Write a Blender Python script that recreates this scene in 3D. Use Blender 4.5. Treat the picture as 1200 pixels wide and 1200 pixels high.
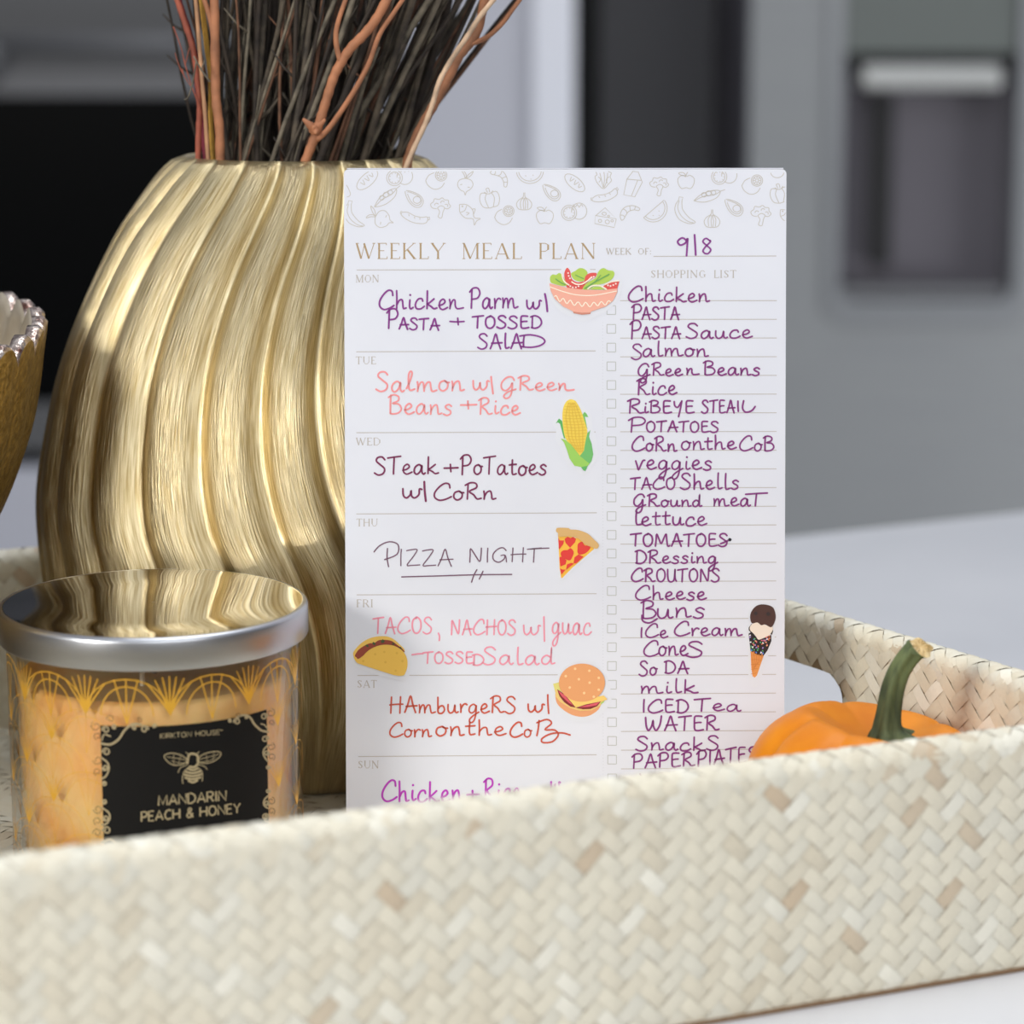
import bpy, bmesh, math, random
import numpy as np
from mathutils import Vector, Matrix
random.seed(7)
S = bpy.context.scene
for o in list(bpy.data.objects): bpy.data.objects.remove(o)
D2R = math.pi/180

# ---------------------------------------------------------------- camera
F = 3303.1; PITCH = 10.302*D2R; CZ = .296
cd = bpy.data.cameras.new('camera'); cam = bpy.data.objects.new('camera', cd); S.collection.objects.link(cam)
cam.location = (0, 0, CZ); cam.rotation_euler = (math.pi/2-PITCH, 0, 0)
cd.sensor_width = 36; cd.lens = 36*F/1200; cd.clip_start = .05; cd.clip_end = 60
cd.dof.use_dof = True; cd.dof.focus_distance = .975; cd.dof.aperture_fstop = 8.4
S.camera = cam
# ---------------------------------------------------------------- world, lights, exposure
S.view_settings.view_transform = 'Standard'; S.view_settings.look = 'None'
S.view_settings.gamma = 1; S.view_settings.use_curve_mapping = False; S.view_settings.exposure = 0.36
W = bpy.data.worlds.new('world'); S.world = W; W.use_nodes = True
nt = W.node_tree; nt.nodes.clear()
tc = nt.nodes.new('ShaderNodeTexCoord'); sx = nt.nodes.new('ShaderNodeSeparateXYZ'); cr = nt.nodes.new('ShaderNodeValToRGB')
mp = nt.nodes.new('ShaderNodeMapRange'); bg = nt.nodes.new('ShaderNodeBackground'); wo = nt.nodes.new('ShaderNodeOutputWorld')
nt.links.new(tc.outputs['Generated'], sx.inputs[0]); nt.links.new(sx.outputs['Z'], mp.inputs['Value'])
mp.inputs['From Min'].default_value = -1; mp.inputs['From Max'].default_value = 1
nt.links.new(mp.outputs[0], cr.inputs[0]); nt.links.new(cr.outputs[0], bg.inputs[0]); nt.links.new(bg.outputs[0], wo.inputs[0])
e = cr.color_ramp.elements
e[0].position = .46; e[0].color = (.05, .045, .04, 1); e[1].position = .80; e[1].color = (.80, .84, .93, 1)
m_ = cr.color_ramp.elements.new(.56); m_.color = (.17, .17, .18, 1)
bg.inputs[1].default_value = .42
def area(name, loc, target, sx_, sy_, power, col):
    l = bpy.data.lights.new(name, 'AREA'); l.shape = 'RECTANGLE'; l.size = sx_; l.size_y = sy_; l.energy = power; l.color = col
    o = bpy.data.objects.new(name, l); S.collection.objects.link(o); o.location = loc
    o.rotation_euler = (Vector(target)-Vector(loc)).to_track_quat('-Z', 'Y').to_euler(); return o
area('window_light', (-1.22, -.46, .68), (-.05, 1.0, .1), .42, .38, 15, (1, .97, .92))
area('front_fill_light', (.8, -1.4, 1.2), (0, .95, .1), 2.0, 1.4, 16, (.97, .98, 1))  # fill added behind the camera to light the pad and tray front
area('ceiling_light', (.25, .95, 1.75), (.1, 1.0, 0), 1.2, 1.0, 14, (.95, .97, 1))
area('kitchen_ceiling_light', (.3, 3.0, 1.75), (.3, 3.4, 0), 1.4, .8, 4, (.96, .98, 1))
area('fridge_fill_light', (2.3, 2.3, -.55), (.6, 3.6, -.3), 1.0, .6, 20, (.97, .98, 1))  # unseen low fill, added to brighten the lower fridge front

# ---------------------------------------------------------------- projection onto real surfaces
CP, SP = math.cos(PITCH), math.sin(PITCH)
O0 = Vector((0, 0, CZ))
def ray(px, py):
    X = (px-600)/F; U = -(py-600)/F
    return Vector((X, CP+U*SP, -SP+U*CP))
def at_y(px, py, Y): r = ray(px, py); return O0+r*(Y/r.y)
def at_z(px, py, Z): r = ray(px, py); return O0+r*((Z-CZ)/r.z)

# ---------------------------------------------------------------- helpers
def lin(c):
    return tuple(((v/255)/12.92 if v/255 <= .04045 else ((v/255+.055)/1.055)**2.4) for v in c)+(1,)
def mat(name, col, rough=.5, metal=0, **k):
    m = bpy.data.materials.new(name); m.use_nodes = True; b = m.node_tree.nodes['Principled BSDF']
    b.inputs['Base Color'].default_value = lin(col); b.inputs['Roughness'].default_value = rough; b.inputs['Metallic'].default_value = metal
    for a, v in k.items(): b.inputs[a.replace('_', ' ')].default_value = v
    return m
def N(m, t): return m.node_tree.nodes.new(t)
def noise_tint(m, c1, c2, scale, detail=3, coord='Object', vec=(1, 1, 1), bump=0, bdist=.001):
    t = m.node_tree; b = t.nodes['Principled BSDF']; tc = N(m, 'ShaderNodeTexCoord'); mpn = N(m, 'ShaderNodeMapping'); nz = N(m, 'ShaderNodeTexNoise'); r = N(m, 'ShaderNodeValToRGB')
    mpn.inputs['Scale'].default_value = vec; nz.inputs['Scale'].default_value = scale; nz.inputs['Detail'].default_value = detail
    t.links.new(tc.outputs[coord], mpn.inputs[0]); t.links.new(mpn.outputs[0], nz.inputs['Vector']); t.links.new(nz.outputs[0], r.inputs[0]); t.links.new(r.outputs[0], b.inputs['Base Color'])
    r.color_ramp.elements[0].position = .32; r.color_ramp.elements[1].position = .68
    r.color_ramp.elements[0].color = lin(c1); r.color_ramp.elements[1].color = lin(c2)
    if bump:
        bp = N(m, 'ShaderNodeBump'); bp.inputs['Strength'].default_value = bump; bp.inputs['Distance'].default_value = bdist
        t.links.new(nz.outputs[0], bp.inputs['Height']); t.links.new(bp.outputs[0], b.inputs['Normal'])
    return m
class MB:
    def __init__(s): s.v = []; s.f = []; s.m = []; s.attr = []
    def add(s, vs, fs, mi=0):
        o = len(s.v); s.v += [tuple(p) for p in vs]
        for f in fs: s.f.append(tuple(i+o for i in f)); s.m.append(mi)
    def box(s, lo, hi, mi=0):
        (a, b, c), (d, e, f) = lo, hi
        s.add([(a,b,c),(d,b,c),(d,e,c),(a,e,c),(a,b,f),(d,b,f),(d,e,f),(a,e,f)], [(3,2,1,0),(4,5,6,7),(0,1,5,4),(1,2,6,5),(2,3,7,6),(3,0,4,7)], mi)
    def tube(s, pts, rad, n=7, mi=0, cap=True):
        pts = [Vector(p) for p in pts]; rings = []; k = len(pts)
        if not hasattr(rad, '__len__'): rad = [rad]*k
        up = Vector((.13, .97, .2))
        vs = []
        for i, p in enumerate(pts):
            t = (pts[min(i+1, k-1)]-pts[max(i-1, 0)]).normalized(); x = t.cross(up).normalized(); y = t.cross(x)
            for j in range(n):
                a = 2*math.pi*j/n; vs.append(p+(x*math.cos(a)+y*math.sin(a))*rad[i])
        fs = [(i*n+j, i*n+(j+1) % n, (i+1)*n+(j+1) % n, (i+1)*n+j) for i in range(k-1) for j in range(n)]
        if cap: fs += [tuple(range(n))[::-1], tuple((k-1)*n+j for j in range(n))]
        s.add(vs, fs, mi)
    def lathe(s, prof, n=64, mi=0, c=(0, 0), close=False):
        k = len(prof); vs = [(c[0]+r*math.cos(2*math.pi*j/n), c[1]+r*math.sin(2*math.pi*j/n), z) for r, z in prof for j in range(n)]
        fs = [(i*n+j, i*n+(j+1) % n, (i+1)*n+(j+1) % n, (i+1)*n+j) for i in range(k-1) for j in range(n)]
        s.add(vs, fs, mi)
    def build(s, name, mats, parent=None, smooth=False, loc=None, recalc=True, bevel=0):
        me = bpy.data.meshes.new(name); L = Vector(loc) if loc else Vector((0, 0, 0))
        me.from_pydata([tuple(Vector(p)-L) for p in s.v], [], s.f)
        for m in (mats if isinstance(mats, (list, tuple)) else [mats]): me.materials.append(m)
        me.polygons.foreach_set('material_index', s.m)
        if recalc:
            bm = bmesh.new(); bm.from_mesh(me); bmesh.ops.recalc_face_normals(bm, faces=bm.faces[:]); bm.to_mesh(me); bm.free()
        if smooth:
            me.polygons.foreach_set('use_smooth', [True]*len(me.polygons))
        o = bpy.data.objects.new(name, me); S.collection.objects.link(o); o.location = L
        if parent:
            o.parent = parent; o.matrix_parent_inverse = parent.matrix_basis.inverted()
        if bevel:
            b = o.modifiers.new('bevel', 'BEVEL'); b.width = bevel; b.segments = 3; b.limit_method = 'ANGLE'
        return o
def smooth_angle(o, deg=40):
    me = o.data; me.polygons.foreach_set('use_smooth', [True]*len(me.polygons))
    bm = bmesh.new(); bm.from_mesh(me)
    for ed in bm.edges:
        if len(ed.link_faces) == 2 and ed.calc_face_angle(0) > deg*D2R: ed.smooth = False
    bm.to_mesh(me); bm.free(); return o
def empty(name, loc=(0, 0, 0)):
    o = bpy.data.objects.new(name, None); S.collection.objects.link(o); o.location = loc; o.empty_display_size = .02; return o
def tag(o, label, cat, group=None):
    o['label'] = label; o['category'] = cat
    if group: o['group'] = group
    return o
def struct(o): o['kind'] = 'structure'; return o
def crom(P, n=4, closed=False):
    if len(P) < 3: return [Vector(p) for p in P]
    P = [Vector(p) for p in P]; out = []; k = len(P)
    for i in range(k if closed else k-1):
        if closed: a, b, c, d = P[i-1], P[i], P[(i+1) % k], P[(i+2) % k]
        else: a, b, c, d = P[max(i-1, 0)], P[i], P[i+1], P[min(i+2, k-1)]
        for j in range(n):
            t = j/n; out.append(.5*((2*b)+(c-a)*t+(2*a-5*b+4*c-d)*t*t+(3*b-a-3*c+d)*t**3))
    if not closed: out.append(P[-1])
    return out
def ribbon2(P, w):
    """outline of a 2-D stroke as quads: list of (left,right) points"""
    P = [Vector(p) for p in P]; k = len(P); L = []
    for i in range(k):
        t = P[min(i+1, k-1)]-P[max(i-1, 0)]
        if t.length < 1e-9: t = Vector((1, 0))
        t.normalize(); n = Vector((-t.y, t.x)); ww = w[i] if hasattr(w, '__len__') else w
        L.append((P[i]+n*ww/2, P[i]-n*ww/2))
    return L
def stroke(mb, P, w, mapf, mi=0, taper=True):
    """a pen stroke laid on a surface through mapf(px,py)"""
    if len(P) < 2: return
    P = [Vector(p) for p in P]
    if taper:
        t0 = (P[0]-P[1]); t1 = (P[-1]-P[-2])
        if t0.length > 0: P = [P[0]+t0.normalized()*w*.4]+P
        if t1.length > 0: P = P+[P[-1]+t1.normalized()*w*.4]
        ws = [w*.45]+[w]*(len(P)-2)+[w*.45]
    else: ws = w
    L = ribbon2(P, ws); vs = []
    for a, b in L: vs += [mapf(a.x, a.y), mapf(b.x, b.y)]
    mb.add(vs, [(2*i, 2*i+1, 2*i+3, 2*i+2) for i in range(len(L)-1)], mi)
def dot(mb, x, y, r, mapf, mi=0, n=8, ry=None):
    mb.add([mapf(x+r*math.cos(2*math.pi*j/n), y+(ry or r)*math.sin(2*math.pi*j/n)) for j in range(n)], [tuple(range(n))], mi)

# ================================================================ SETTING
FZ = -.914
m_floor = noise_tint(mat('floor_tile', (205, 203, 200), .35), (198, 196, 193), (212, 210, 207), 3)
m_wall = noise_tint(mat('wall_paint', (90, 91, 95), .7), (84, 85, 89), (96, 97, 101), 2)
mb = MB(); mb.box((-4, -1.2, FZ-.05), (4, 5.2, FZ)); struct(mb.build('floor', m_floor))
mb = MB(); mb.box((-4, 4.45, FZ), (4, 4.6, 1.9)); struct(mb.build('wall_back', m_wall))

# --- wall oven (far left), its glass door, handle, controls
BY = 3.6
def bx(px, Y=BY): return at_y(px, 600, Y).x
def bz(py, Y=BY): return at_y(600, py, Y).z
m_steel = noise_tint(mat('brushed_steel', (150, 152, 154), .38, .85), (140, 142, 144), (160, 162, 164), 6, vec=(1, 1, 30))
m_blackglass = mat('black_glass', (4, 5, 6), .35, 0, Specular_IOR_Level=.06)
m_blackmat = mat('black_enamel', (8, 8, 9), .6, 0, Specular_IOR_Level=.15)
m_white = mat('white_lacquer', (188, 190, 200), .45)
ov = tag(empty('wall_oven', ((bx(-150)+bx(330))/2, BY+.3, bz(545))), 'black glass and steel wall oven, blurred, far behind the gold vase', 'oven')
x0, x1 = bx(-160), bx(345)
mb = MB(); mb.box((x0, BY+.02, bz(541)), (x1, BY+.6, bz(-150))); mb.build('oven_body', m_blackmat, ov)
mb = MB(); mb.box((x0, BY, bz(470)), (x1, BY+.019, bz(112))); dr = mb.build('oven_door', m_blackglass, ov, bevel=.004)
m_grey = mat('grey_trim', (92, 93, 95), .5, .2)
mb = MB(); mb.box((x0, BY-.004, bz(528)), (x1, BY+.019, bz(472))); mb.build('lower_trim', m_grey, ov, bevel=.003)
m_dull = mat('dull_steel', (108, 109, 112), .45, .2)
m_brown = mat('bronze_shadow_strip', (62, 58, 54), .5, .3)
mb = MB(); mb.box((x0, BY+.002, bz(112)), (x1, BY+.019, bz(82))); mb.build('door_top_rail', m_dull, dr)
mb = MB(); mb.box((x0, BY+.006, bz(82)), (x1, BY+.019, bz(-40))); mb.build('control_panel', m_grey, ov)
mb = MB(); mb.tube([(bx(22), BY-.045, bz(50)), (x1-.02, BY-.045, bz(50))], .011, 12)
h_ = mb.build('door_handle', m_dull, dr, smooth=True)
mb = MB()
mb.tube([(bx(20), BY-.05, bz(50)), (bx(8), BY-.035, bz(72)), (bx(2), BY+.01, bz(96))], .014, 10)
mb.build('handle_bracket', m_dull, h_, smooth=True)
# white drawer front below the oven
mb = MB(); mb.box((x0, BY-.005, FZ+.1), (x1, BY+.6, bz(547)))
dw = tag(mb.build('drawer_unit', m_white, bevel=.006), 'white drawer unit directly under the black oven, blurred', 'cabinet')
# tall white cabinet between oven and fridge
cab = tag(empty('tall_cabinet', (bx(510), BY+.3, FZ)), 'tall white cabinet panel standing between the oven and the dark gap', 'cabinet')
mb = MB(); mb.box((bx(348), BY-.01, FZ), (bx(671), BY+.6, 1.5)); mb.build('side_panel', m_white, cab, bevel=.006)
mb = MB(); mb.box((bx(622), BY-.022, FZ), (bx(671), BY-.0102, 1.5)); mb.build('lit_tone_strip', mat('lit_tone_white', (228, 231, 240), .4), cab, bevel=.004)  # whiter strip paints in the panel's brightening towards its right edge
# dark recess between the cabinet and the fridge
m_dark = mat('dark_door', (116, 116, 119), .5)
m_vdark = mat('gap_shade_and_black_parts', (16, 16, 18), .6)  # painted shade of the gap, also the dispenser's black parts
mb = MB(); mb.box((bx(700, 4.3), 4.3, FZ), (bx(900, 4.3), 4.34, 1.6)); struct(mb.build('door_1', m_dark))
mb = MB(); mb.box((bx(655, 4.3), 4.29, FZ), (bx(699, 4.3), 4.4, 1.6)); struct(mb.build('gap_shade_strip_1', m_vdark))  # black strip stands in for the shade in the gap beside the cabinet

# --- refrigerator with water dispenser
m_fr = noise_tint(mat('fridge_steel', (142, 145, 147), .5, .25), (138, 141, 144), (146, 149, 150), 5, vec=(1, 1, 40))
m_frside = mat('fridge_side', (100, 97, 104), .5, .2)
m_lip = mat('dispenser_bezel', (150, 153, 156), .35, .5)
m_cav = mat('dispenser_cavity', (58, 58, 62), .45)
m_disp = mat('dispenser_display', (100, 106, 103), .35)
fx0 = bx(872); fx1 = fx0+.91
fr = tag(empty('refrigerator', ((fx0+fx1)/2, BY+.35, FZ)), 'grey steel refrigerator with built-in water dispenser, blurred in the background', 'refrigerator')
mb = MB(); mb.box((fx0, BY+.06, FZ+.03), (fx1, BY+.75, .88)); mb.build('fridge_body', m_frside, fr, bevel=.004)
ix0, ix1, iz0, iz1 = bx(976), bx(1180), bz(352), bz(-60)     # dispenser opening
fy = BY
mb = MB(); mid = bx(1290)
mb.box((fx0, fy, FZ+.05), (ix0, fy+.055, .87)); mb.box((ix1, fy, FZ+.05), (mid, fy+.055, .87))
mb.box((ix0, fy, FZ+.05), (ix1, fy+.055, iz0)); mb.box((ix0, fy, iz1), (ix1, fy+.055, .87))
fd = mb.build('fridge_door', m_fr, fr)
mb = MB(); mb.box((mid+.004, fy, FZ+.05), (fx1, fy+.055, .87)); mb.build('fridge_door', m_fr, fr)
dp = empty('dispenser', ((ix0+ix1)/2, fy, iz0)); dp.parent = fr; dp.matrix_parent_inverse = fr.matrix_basis.inverted()
# rounded bezel ring
def rrect(xa, xb, za, zb, r, n=6):
    out = []
    for cx, cz, a0 in ((xb-r, zb-r, 0), (xa+r, zb-r, 90), (xa+r, za+r, 180), (xb-r, za+r, 270)):
        for i in range(n+1):
            a = (a0+90*i/n)*D2R; out.append((cx+r*math.cos(a), cz+r*math.sin(a)))
    return out
mb = MB(); A = rrect(ix0-.016, ix1+.016, iz0-.030, iz1+.02, .03); B = rrect(ix0+.002, ix1-.002, iz0, iz1-.002, .018); n = len(A)
vs = [(x, fy-.006, z) for x, z in A]+[(x, fy-.006, z) for x, z in B]+[(x, fy+.001, z) for x, z in A]+[(x, fy+.07, z) for x, z in B]
fs = []
for i in range(n):
    j = (i+1) % n; fs += [(i, j, n+j, n+i), (i, j, 2*n+j, 2*n+i), (n+i, n+j, 3*n+j, 3*n+i)]
mb.add(vs, fs); mb.build('dispenser_frame', m_lip, dp, smooth=False)
mb = MB(); mb.box((ix0-.01, fy+.068, iz0-.01), (ix1+.01, fy+.075, iz1+.01)); mb.build('cavity_back', m_cav, dp)
mb = MB(); mb.box((ix0+.004, fy+.002, bz(62)), (ix1-.004, fy+.06, iz1-.004)); mb.build('display_panel', m_disp, dp)
mb = MB(); mb.box((ix0+.002, fy+.01, bz(74)), (ix1-.002, fy+.05, bz(62))); mb.build('dark_strip', m_vdark, dp)
mb = MB(); mb.box((bx(998), fy-.012, bz(104)), (bx(1158), fy+.05, bz(76))); mb.build('spout_bar', mat('spout_steel', (190, 192, 190), .3, .3), dp, bevel=.008)
mb = MB(); mb.box((bx(1015), fy+.03, bz(312)), (bx(1040), fy+.05, bz(112))); mb.build('paddle', m_vdark, dp, bevel=.003)
mb = MB(); mb.box((ix0+.006, fy+.004, iz0+.001), (ix1-.006, fy+.06, bz(337))); mb.build('drip_tray', mat('drip_tray', (120, 121, 124), .4, .3), dp, bevel=.003)

# --- kitchen island: white countertop on a cabinet
e0 = Vector((.1532, 1.5535)); e1 = Vector((.3017, 1.6341)); du = (e1-e0).normalized(); dv = Vector((du.y, -du.x))
def isl(a, b): p = e0+du*a+dv*b; return p
m_quartz = noise_tint(mat('white_quartz', (214, 214, 218), .28), (208, 209, 213), (222, 222, 225), 5, 6)
isle = tag(empty('kitchen_island', (isl(-.1, .6).x, isl(-.1, .6).y, FZ)), 'white stone kitchen island top carrying the woven tray', 'kitchen island')
def slab(name, a0, a1, b0, b1, z0, z1, m, par, bevel=0):
    mb = MB(); P = [isl(a0, b0), isl(a1, b0), isl(a1, b1), isl(a0, b1)]
    mb.add([(p.x, p.y, z) for z in (z0, z1) for p in P], [(3,2,1,0),(4,5,6,7),(0,1,5,4),(1,2,6,5),(2,3,7,6),(3,0,4,7)])
    return mb.build(name, m, par, bevel=bevel)
slab('countertop', -1.3, 1.0, 0, 1.25, -.03, 0, m_quartz, isle, .004)
slab('cabinet_base', -1.25, .95, .05, 1.2, FZ, -.03, m_white, isle)

# ================================================================ WOVEN TRAY
PSI = 24.729*D2R; PSI2 = 30.985*D2R; TD0 = .7613; TH = .0766; TT = .010
def T(a, b): return Vector((a*math.cos(PSI)-b*math.sin(PSI), TD0+a*math.sin(PSI)+b*math.cos(PSI)))
FRc = T(.228, 0); FL = T(-.25, 0); BR = FRc+Vector((-math.sin(PSI2), math.cos(PSI2)))*.4195; BL = T(-.25, .417)
poly = [FL, FRc, BR, BL]
# rounded path, counter-clockwise, outward normal to the right of travel
path = []; RC = .016
for i in range(4):
    p0, p1, p2 = poly[i-1], poly[i], poly[(i+1) % 4]; d0 = (p1-p0).normalized(); d1 = (p2-p1).normalized()
    ang = math.acos(max(-1, min(1, d0.dot(d1)))); tl = RC*math.tan(ang/2); a = p1-d0*tl; cen = a+Vector((-d0.y, d0.x))*RC
    for k in range(7):
        f = ang*k/6; nn = Vector((d0.y, -d0.x)); rot = Matrix.Rotation(f, 2); q = rot @ nn; path.append((cen+q*RC, q))
path.append(path[0])
cum = [0]
for i in range(1, len(path)): cum.append(cum[-1]+(path[i][0]-path[i-1][0]).length)
PL = cum[-1]
import bisect
def pth(a):
    a = a % PL; i = min(max(bisect.bisect_right(cum, a)-1, 0), len(path)-2); t = (a-cum[i])/max(1e-9, cum[i+1]-cum[i])
    return path[i][0].lerp(path[i+1][0], t), path[i][1].lerp(path[i+1][1], t).normalized()
TR = TT/2; HS = TH-TR; BB = 2*HS+math.pi*TR
def wallpt(a, b, h=0):
    P, n = pth(a); r = TR+h
    if b < HS: off, z = r, b
    elif b < HS+math.pi*TR:
        f = (b-HS)/TR; off, z = r*math.cos(f), HS+r*math.sin(f)
    else: off, z = -r, HS-(b-HS-math.pi*TR)
    q = P-n*TR+n*off; return (q.x, q.y, max(z, .0003))
# the grip hole in the right wall: a measured from the front right corner
aFR = None
for i in range(len(path)):
    if i == 13: aFR = cum[i]      # end of the front right corner arc
hs0 = aFR-(RC*math.tan((90+6.26)*D2R/2))
HA0, HA1, HZ0, HZ1, HR = hs0+.1546, hs0+.268, .024, .0568, .010
def hole_sd(a, z):
    cx, cz = (HA0+HA1)/2, (HZ0+HZ1)/2; qx = abs(a-cx)-(HA1-HA0)/2+HR; qz = abs(z-cz)-(HZ1-HZ0)/2+HR
    return math.hypot(max(qx, 0), max(qz, 0))+min(max(qx, qz), 0)-HR
def b2z(b): return b if b < HS+TR else BB-b
def hole_snap(a, b):
    z = b2z(b); d = hole_sd(a, z)
    if d >= 0 or z > TH-.004: return a, b
    ez = 1e-4; gx = hole_sd(a+ez, z)-hole_sd(a-ez, z); gz = hole_sd(a, z+ez)-hole_sd(a, z-ez); L = math.hypot(gx, gz) or 1
    a2, z2 = a-d*gx/L, z-d*gz/L
    return a2, (z2 if b < BB/2 else BB-z2)
m_weave = bpy.data.materials.new('palm_weave'); m_weave.use_nodes = True
def weave_mat(m, cols):
    t = m.node_tree; b = t.nodes['Principled BSDF']; at = N(m, 'ShaderNodeAttribute'); at.attribute_name = 'tint'; r = N(m, 'ShaderNodeValToRGB')
    t.links.new(at.outputs['Fac'], r.inputs[0]); el = r.color_ramp.elements
    while len(el) < len(cols): el.new(.5)
    for i, (p, c) in enumerate(cols): el[i].position = p; el[i].color = lin(c)
    tc = N(m, 'ShaderNodeTexCoord'); nz = N(m, 'ShaderNodeTexNoise'); nz.inputs['Scale'].default_value = 900; nz.inputs['Detail'].default_value = 2
    mx = N(m, 'ShaderNodeMixRGB'); mx.blend_type = 'MULTIPLY'; mx.inputs[0].default_value = .12
    t.links.new(tc.outputs['Object'], nz.inputs['Vector']); t.links.new(r.outputs[0], mx.inputs[1]); t.links.new(nz.outputs[0], mx.inputs[2]); t.links.new(mx.outputs[0], b.inputs['Base Color'])
    b.inputs['Roughness'].default_value = .48
    bp = N(m, 'ShaderNodeBump'); bp.inputs['Strength'].default_value = .15; bp.inputs['Distance'].default_value = .0003
    t.links.new(nz.outputs[0], bp.inputs['Height']); t.links.new(bp.outputs[0], b.inputs['Normal'])
weave_mat(m_weave, [(0, (206, 184, 154)), (.08, (210, 194, 168)), (.16, (218, 208, 184)), (.5, (232, 225, 203)), (.8, (224, 220, 203)), (1, (243, 239, 222))])
m_under = mat('palm_underlay', (164, 142, 110), .8)
def weave(mb, a_rng, b_rng, w, ptf, keep, tints, rnd, na=4, nc=2):
    r2 = math.sqrt(2); i0 = int(min(a_rng[0]+b_rng[0], a_rng[0]+b_rng[0])/r2/w)-3; i1 = int((a_rng[1]+b_rng[1])/r2/w)+3
    j0 = int((a_rng[0]-b_rng[1])/r2/w)-3; j1 = int((a_rng[1]-b_rng[0])/r2/w)+3
    for i in range(i0, i1):
        for j in range(j0, j1):
            k = (i+j) % 4
            if k == 0: pc, qc, dp_, dq = i+.5, j+1, .497, 1.05
            elif k == 2: pc, qc, dp_, dq = i+1, j+.5, 1.05, .497
            else: continue
            p, q = pc*w, qc*w; a, b = (p+q)/r2, (p-q)/r2
            if not (a_rng[0] <= a <= a_rng[1] and b_rng[0]-w*.6 <= b <= b_rng[1]+w*.6) or not keep(a, b): continue
            warp = k == 0; vs = []; jit = rnd.uniform(-.025, .025); sc = rnd.uniform(.975, 1.0)
            for u in range(na+1):
                for v in range(nc+1):
                    tl = -1+2*u/na; tw = -1+2*v/nc
                    hh = .00038*(1-abs(tl)**4*1.12)-.00006*tw*tw
                    if warp: pp, qq = pc+tw*dp_*sc+jit, qc+tl*dq
                    else: pp, qq = pc+tl*dp_, qc+tw*dq*sc+jit
                    vs.append(ptf((pp+qq)*w/r2, (pp-qq)*w/r2, hh))
            mb.add(vs, [(u*(nc+1)+v, u*(nc+1)+v+1, (u+1)*(nc+1)+v+1, (u+1)*(nc+1)+v) for u in range(na) for v in range(nc)])
            # a strip keeps one hue along its run with a little change per float
            base = max(.17, .52+.2*math.sin((i*12.9898 if warp else j*78.233)+1)*.5+rnd.gauss(0, .14))
            if rnd.random() < .018: base = rnd.uniform(.02, .14)
            if rnd.random() < .06: base = rnd.uniform(.9, 1)
            tints += [min(1, max(0, base))]*len(vs)
tray = tag(empty('woven_tray', (T(0, .2).x, T(0, .2).y, 0)), 'cream herringbone woven palm tray with a grip hole, holding vase and notepad', 'tray')
rnd = random.Random(3)
def wpt(a, b, h):
    b = min(max(b, .0004), BB-.0004); a, b = hole_snap(a, b); return wallpt(a, b, h+.0001)
def tint_build(mb, tints, name, mats, par):
    me_o = mb.build(name, mats, par, smooth=True, recalc=False); at = me_o.data.attributes.new('tint', 'FLOAT', 'POINT'); at.data.foreach_set('value', tints); return me_o
mb = MB(); ti = []
weave(mb, (0, PL), (0, HS-.0015), .0048, wpt, lambda a, b: hole_sd(a, b2z(b)) > -.001, ti, rnd)
weave(mb, (0, PL), (HS+math.pi*TR+.0015, BB), .0048, wpt, lambda a, b: hole_sd(a, b2z(b)) > -.001, ti, rnd)
# solid core under the strips
def core(mb):
    na = int(PL/.004); bs = [BB*i/44 for i in range(45)]; idx = {}
    for i in range(na):
        for j, b in enumerate(bs):
            a = PL*i/na; a2, b2 = hole_snap(a, b); mb.v.append(wallpt(a2, b2, -.00008))
    for i in range(na):
        for j in range(44):
            a = PL*(i+.5)/na; b = (bs[j]+bs[j+1])/2
            if hole_sd(a, b2z(b)) < -.0012 and b2z(b) < TH-.004: continue
            k = (i+1) % na; mb.f.append((i*45+j, k*45+j, k*45+j+1, i*45+j+1)); mb.m.append(1)
n0 = len(mb.v); o = n0
c2 = MB(); core(c2); mb.add(c2.v, c2.f, 1)
ti += [0]*len(c2.v)
wall = tint_build(mb, ti, 'tray_wall', [m_weave, m_under], tray)
mb = MB(); ti = []
weave(mb, (0, PL), (HS-.001, HS+math.pi*TR+.001), .0040, wpt, lambda a, b: True, ti, rnd)
tint_build(mb, ti, 'tray_rim', m_weave, tray)
# thin brown strip along the foot of the wall
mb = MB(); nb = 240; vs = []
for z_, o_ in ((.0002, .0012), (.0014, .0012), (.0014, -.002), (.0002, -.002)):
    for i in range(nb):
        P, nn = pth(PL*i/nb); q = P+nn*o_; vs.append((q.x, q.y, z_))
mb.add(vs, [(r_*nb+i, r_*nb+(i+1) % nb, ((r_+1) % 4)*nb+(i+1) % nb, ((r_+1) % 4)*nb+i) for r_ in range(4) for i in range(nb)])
mb.build('foot_strip', mat('brown_strip', (128, 100, 72), .8), tray)
# binding inside the grip hole
mb = MB(); ring = []
for ax, zz in rrect(HA0, HA1, HZ0, HZ1, HR, 8): ring.append((ax, zz))
n = len(ring); vs = []
for off in (.0004, .0012, .0012, .0004):
    pass
for s_ in range(7):
    f = -1+2*s_/6; inset = .0012*(1-f*f)
    for ax, zz in ring:
        cx, cz = (HA0+HA1)/2, (HZ0+HZ1)/2; P, nn = pth(ax); q = P-nn*TR+nn*TR*1.04*f; L = math.hypot(ax-cx, zz-cz)
        P2, _ = pth(ax-(ax-cx)/L*inset); q2 = P2-nn*TR+nn*TR*1.04*f
        vs.append((q2.x, q2.y, zz-(zz-cz)/L*inset))
mb.add(vs, [(s_*n+i, s_*n+(i+1) % n, (s_+1)*n+(i+1) % n, (s_+1)*n+i) for s_ in range(6) for i in range(n)])
mb.build('grip_binding', mat('palm_binding', (176, 160, 128), .7), tray, smooth=True)
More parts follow.
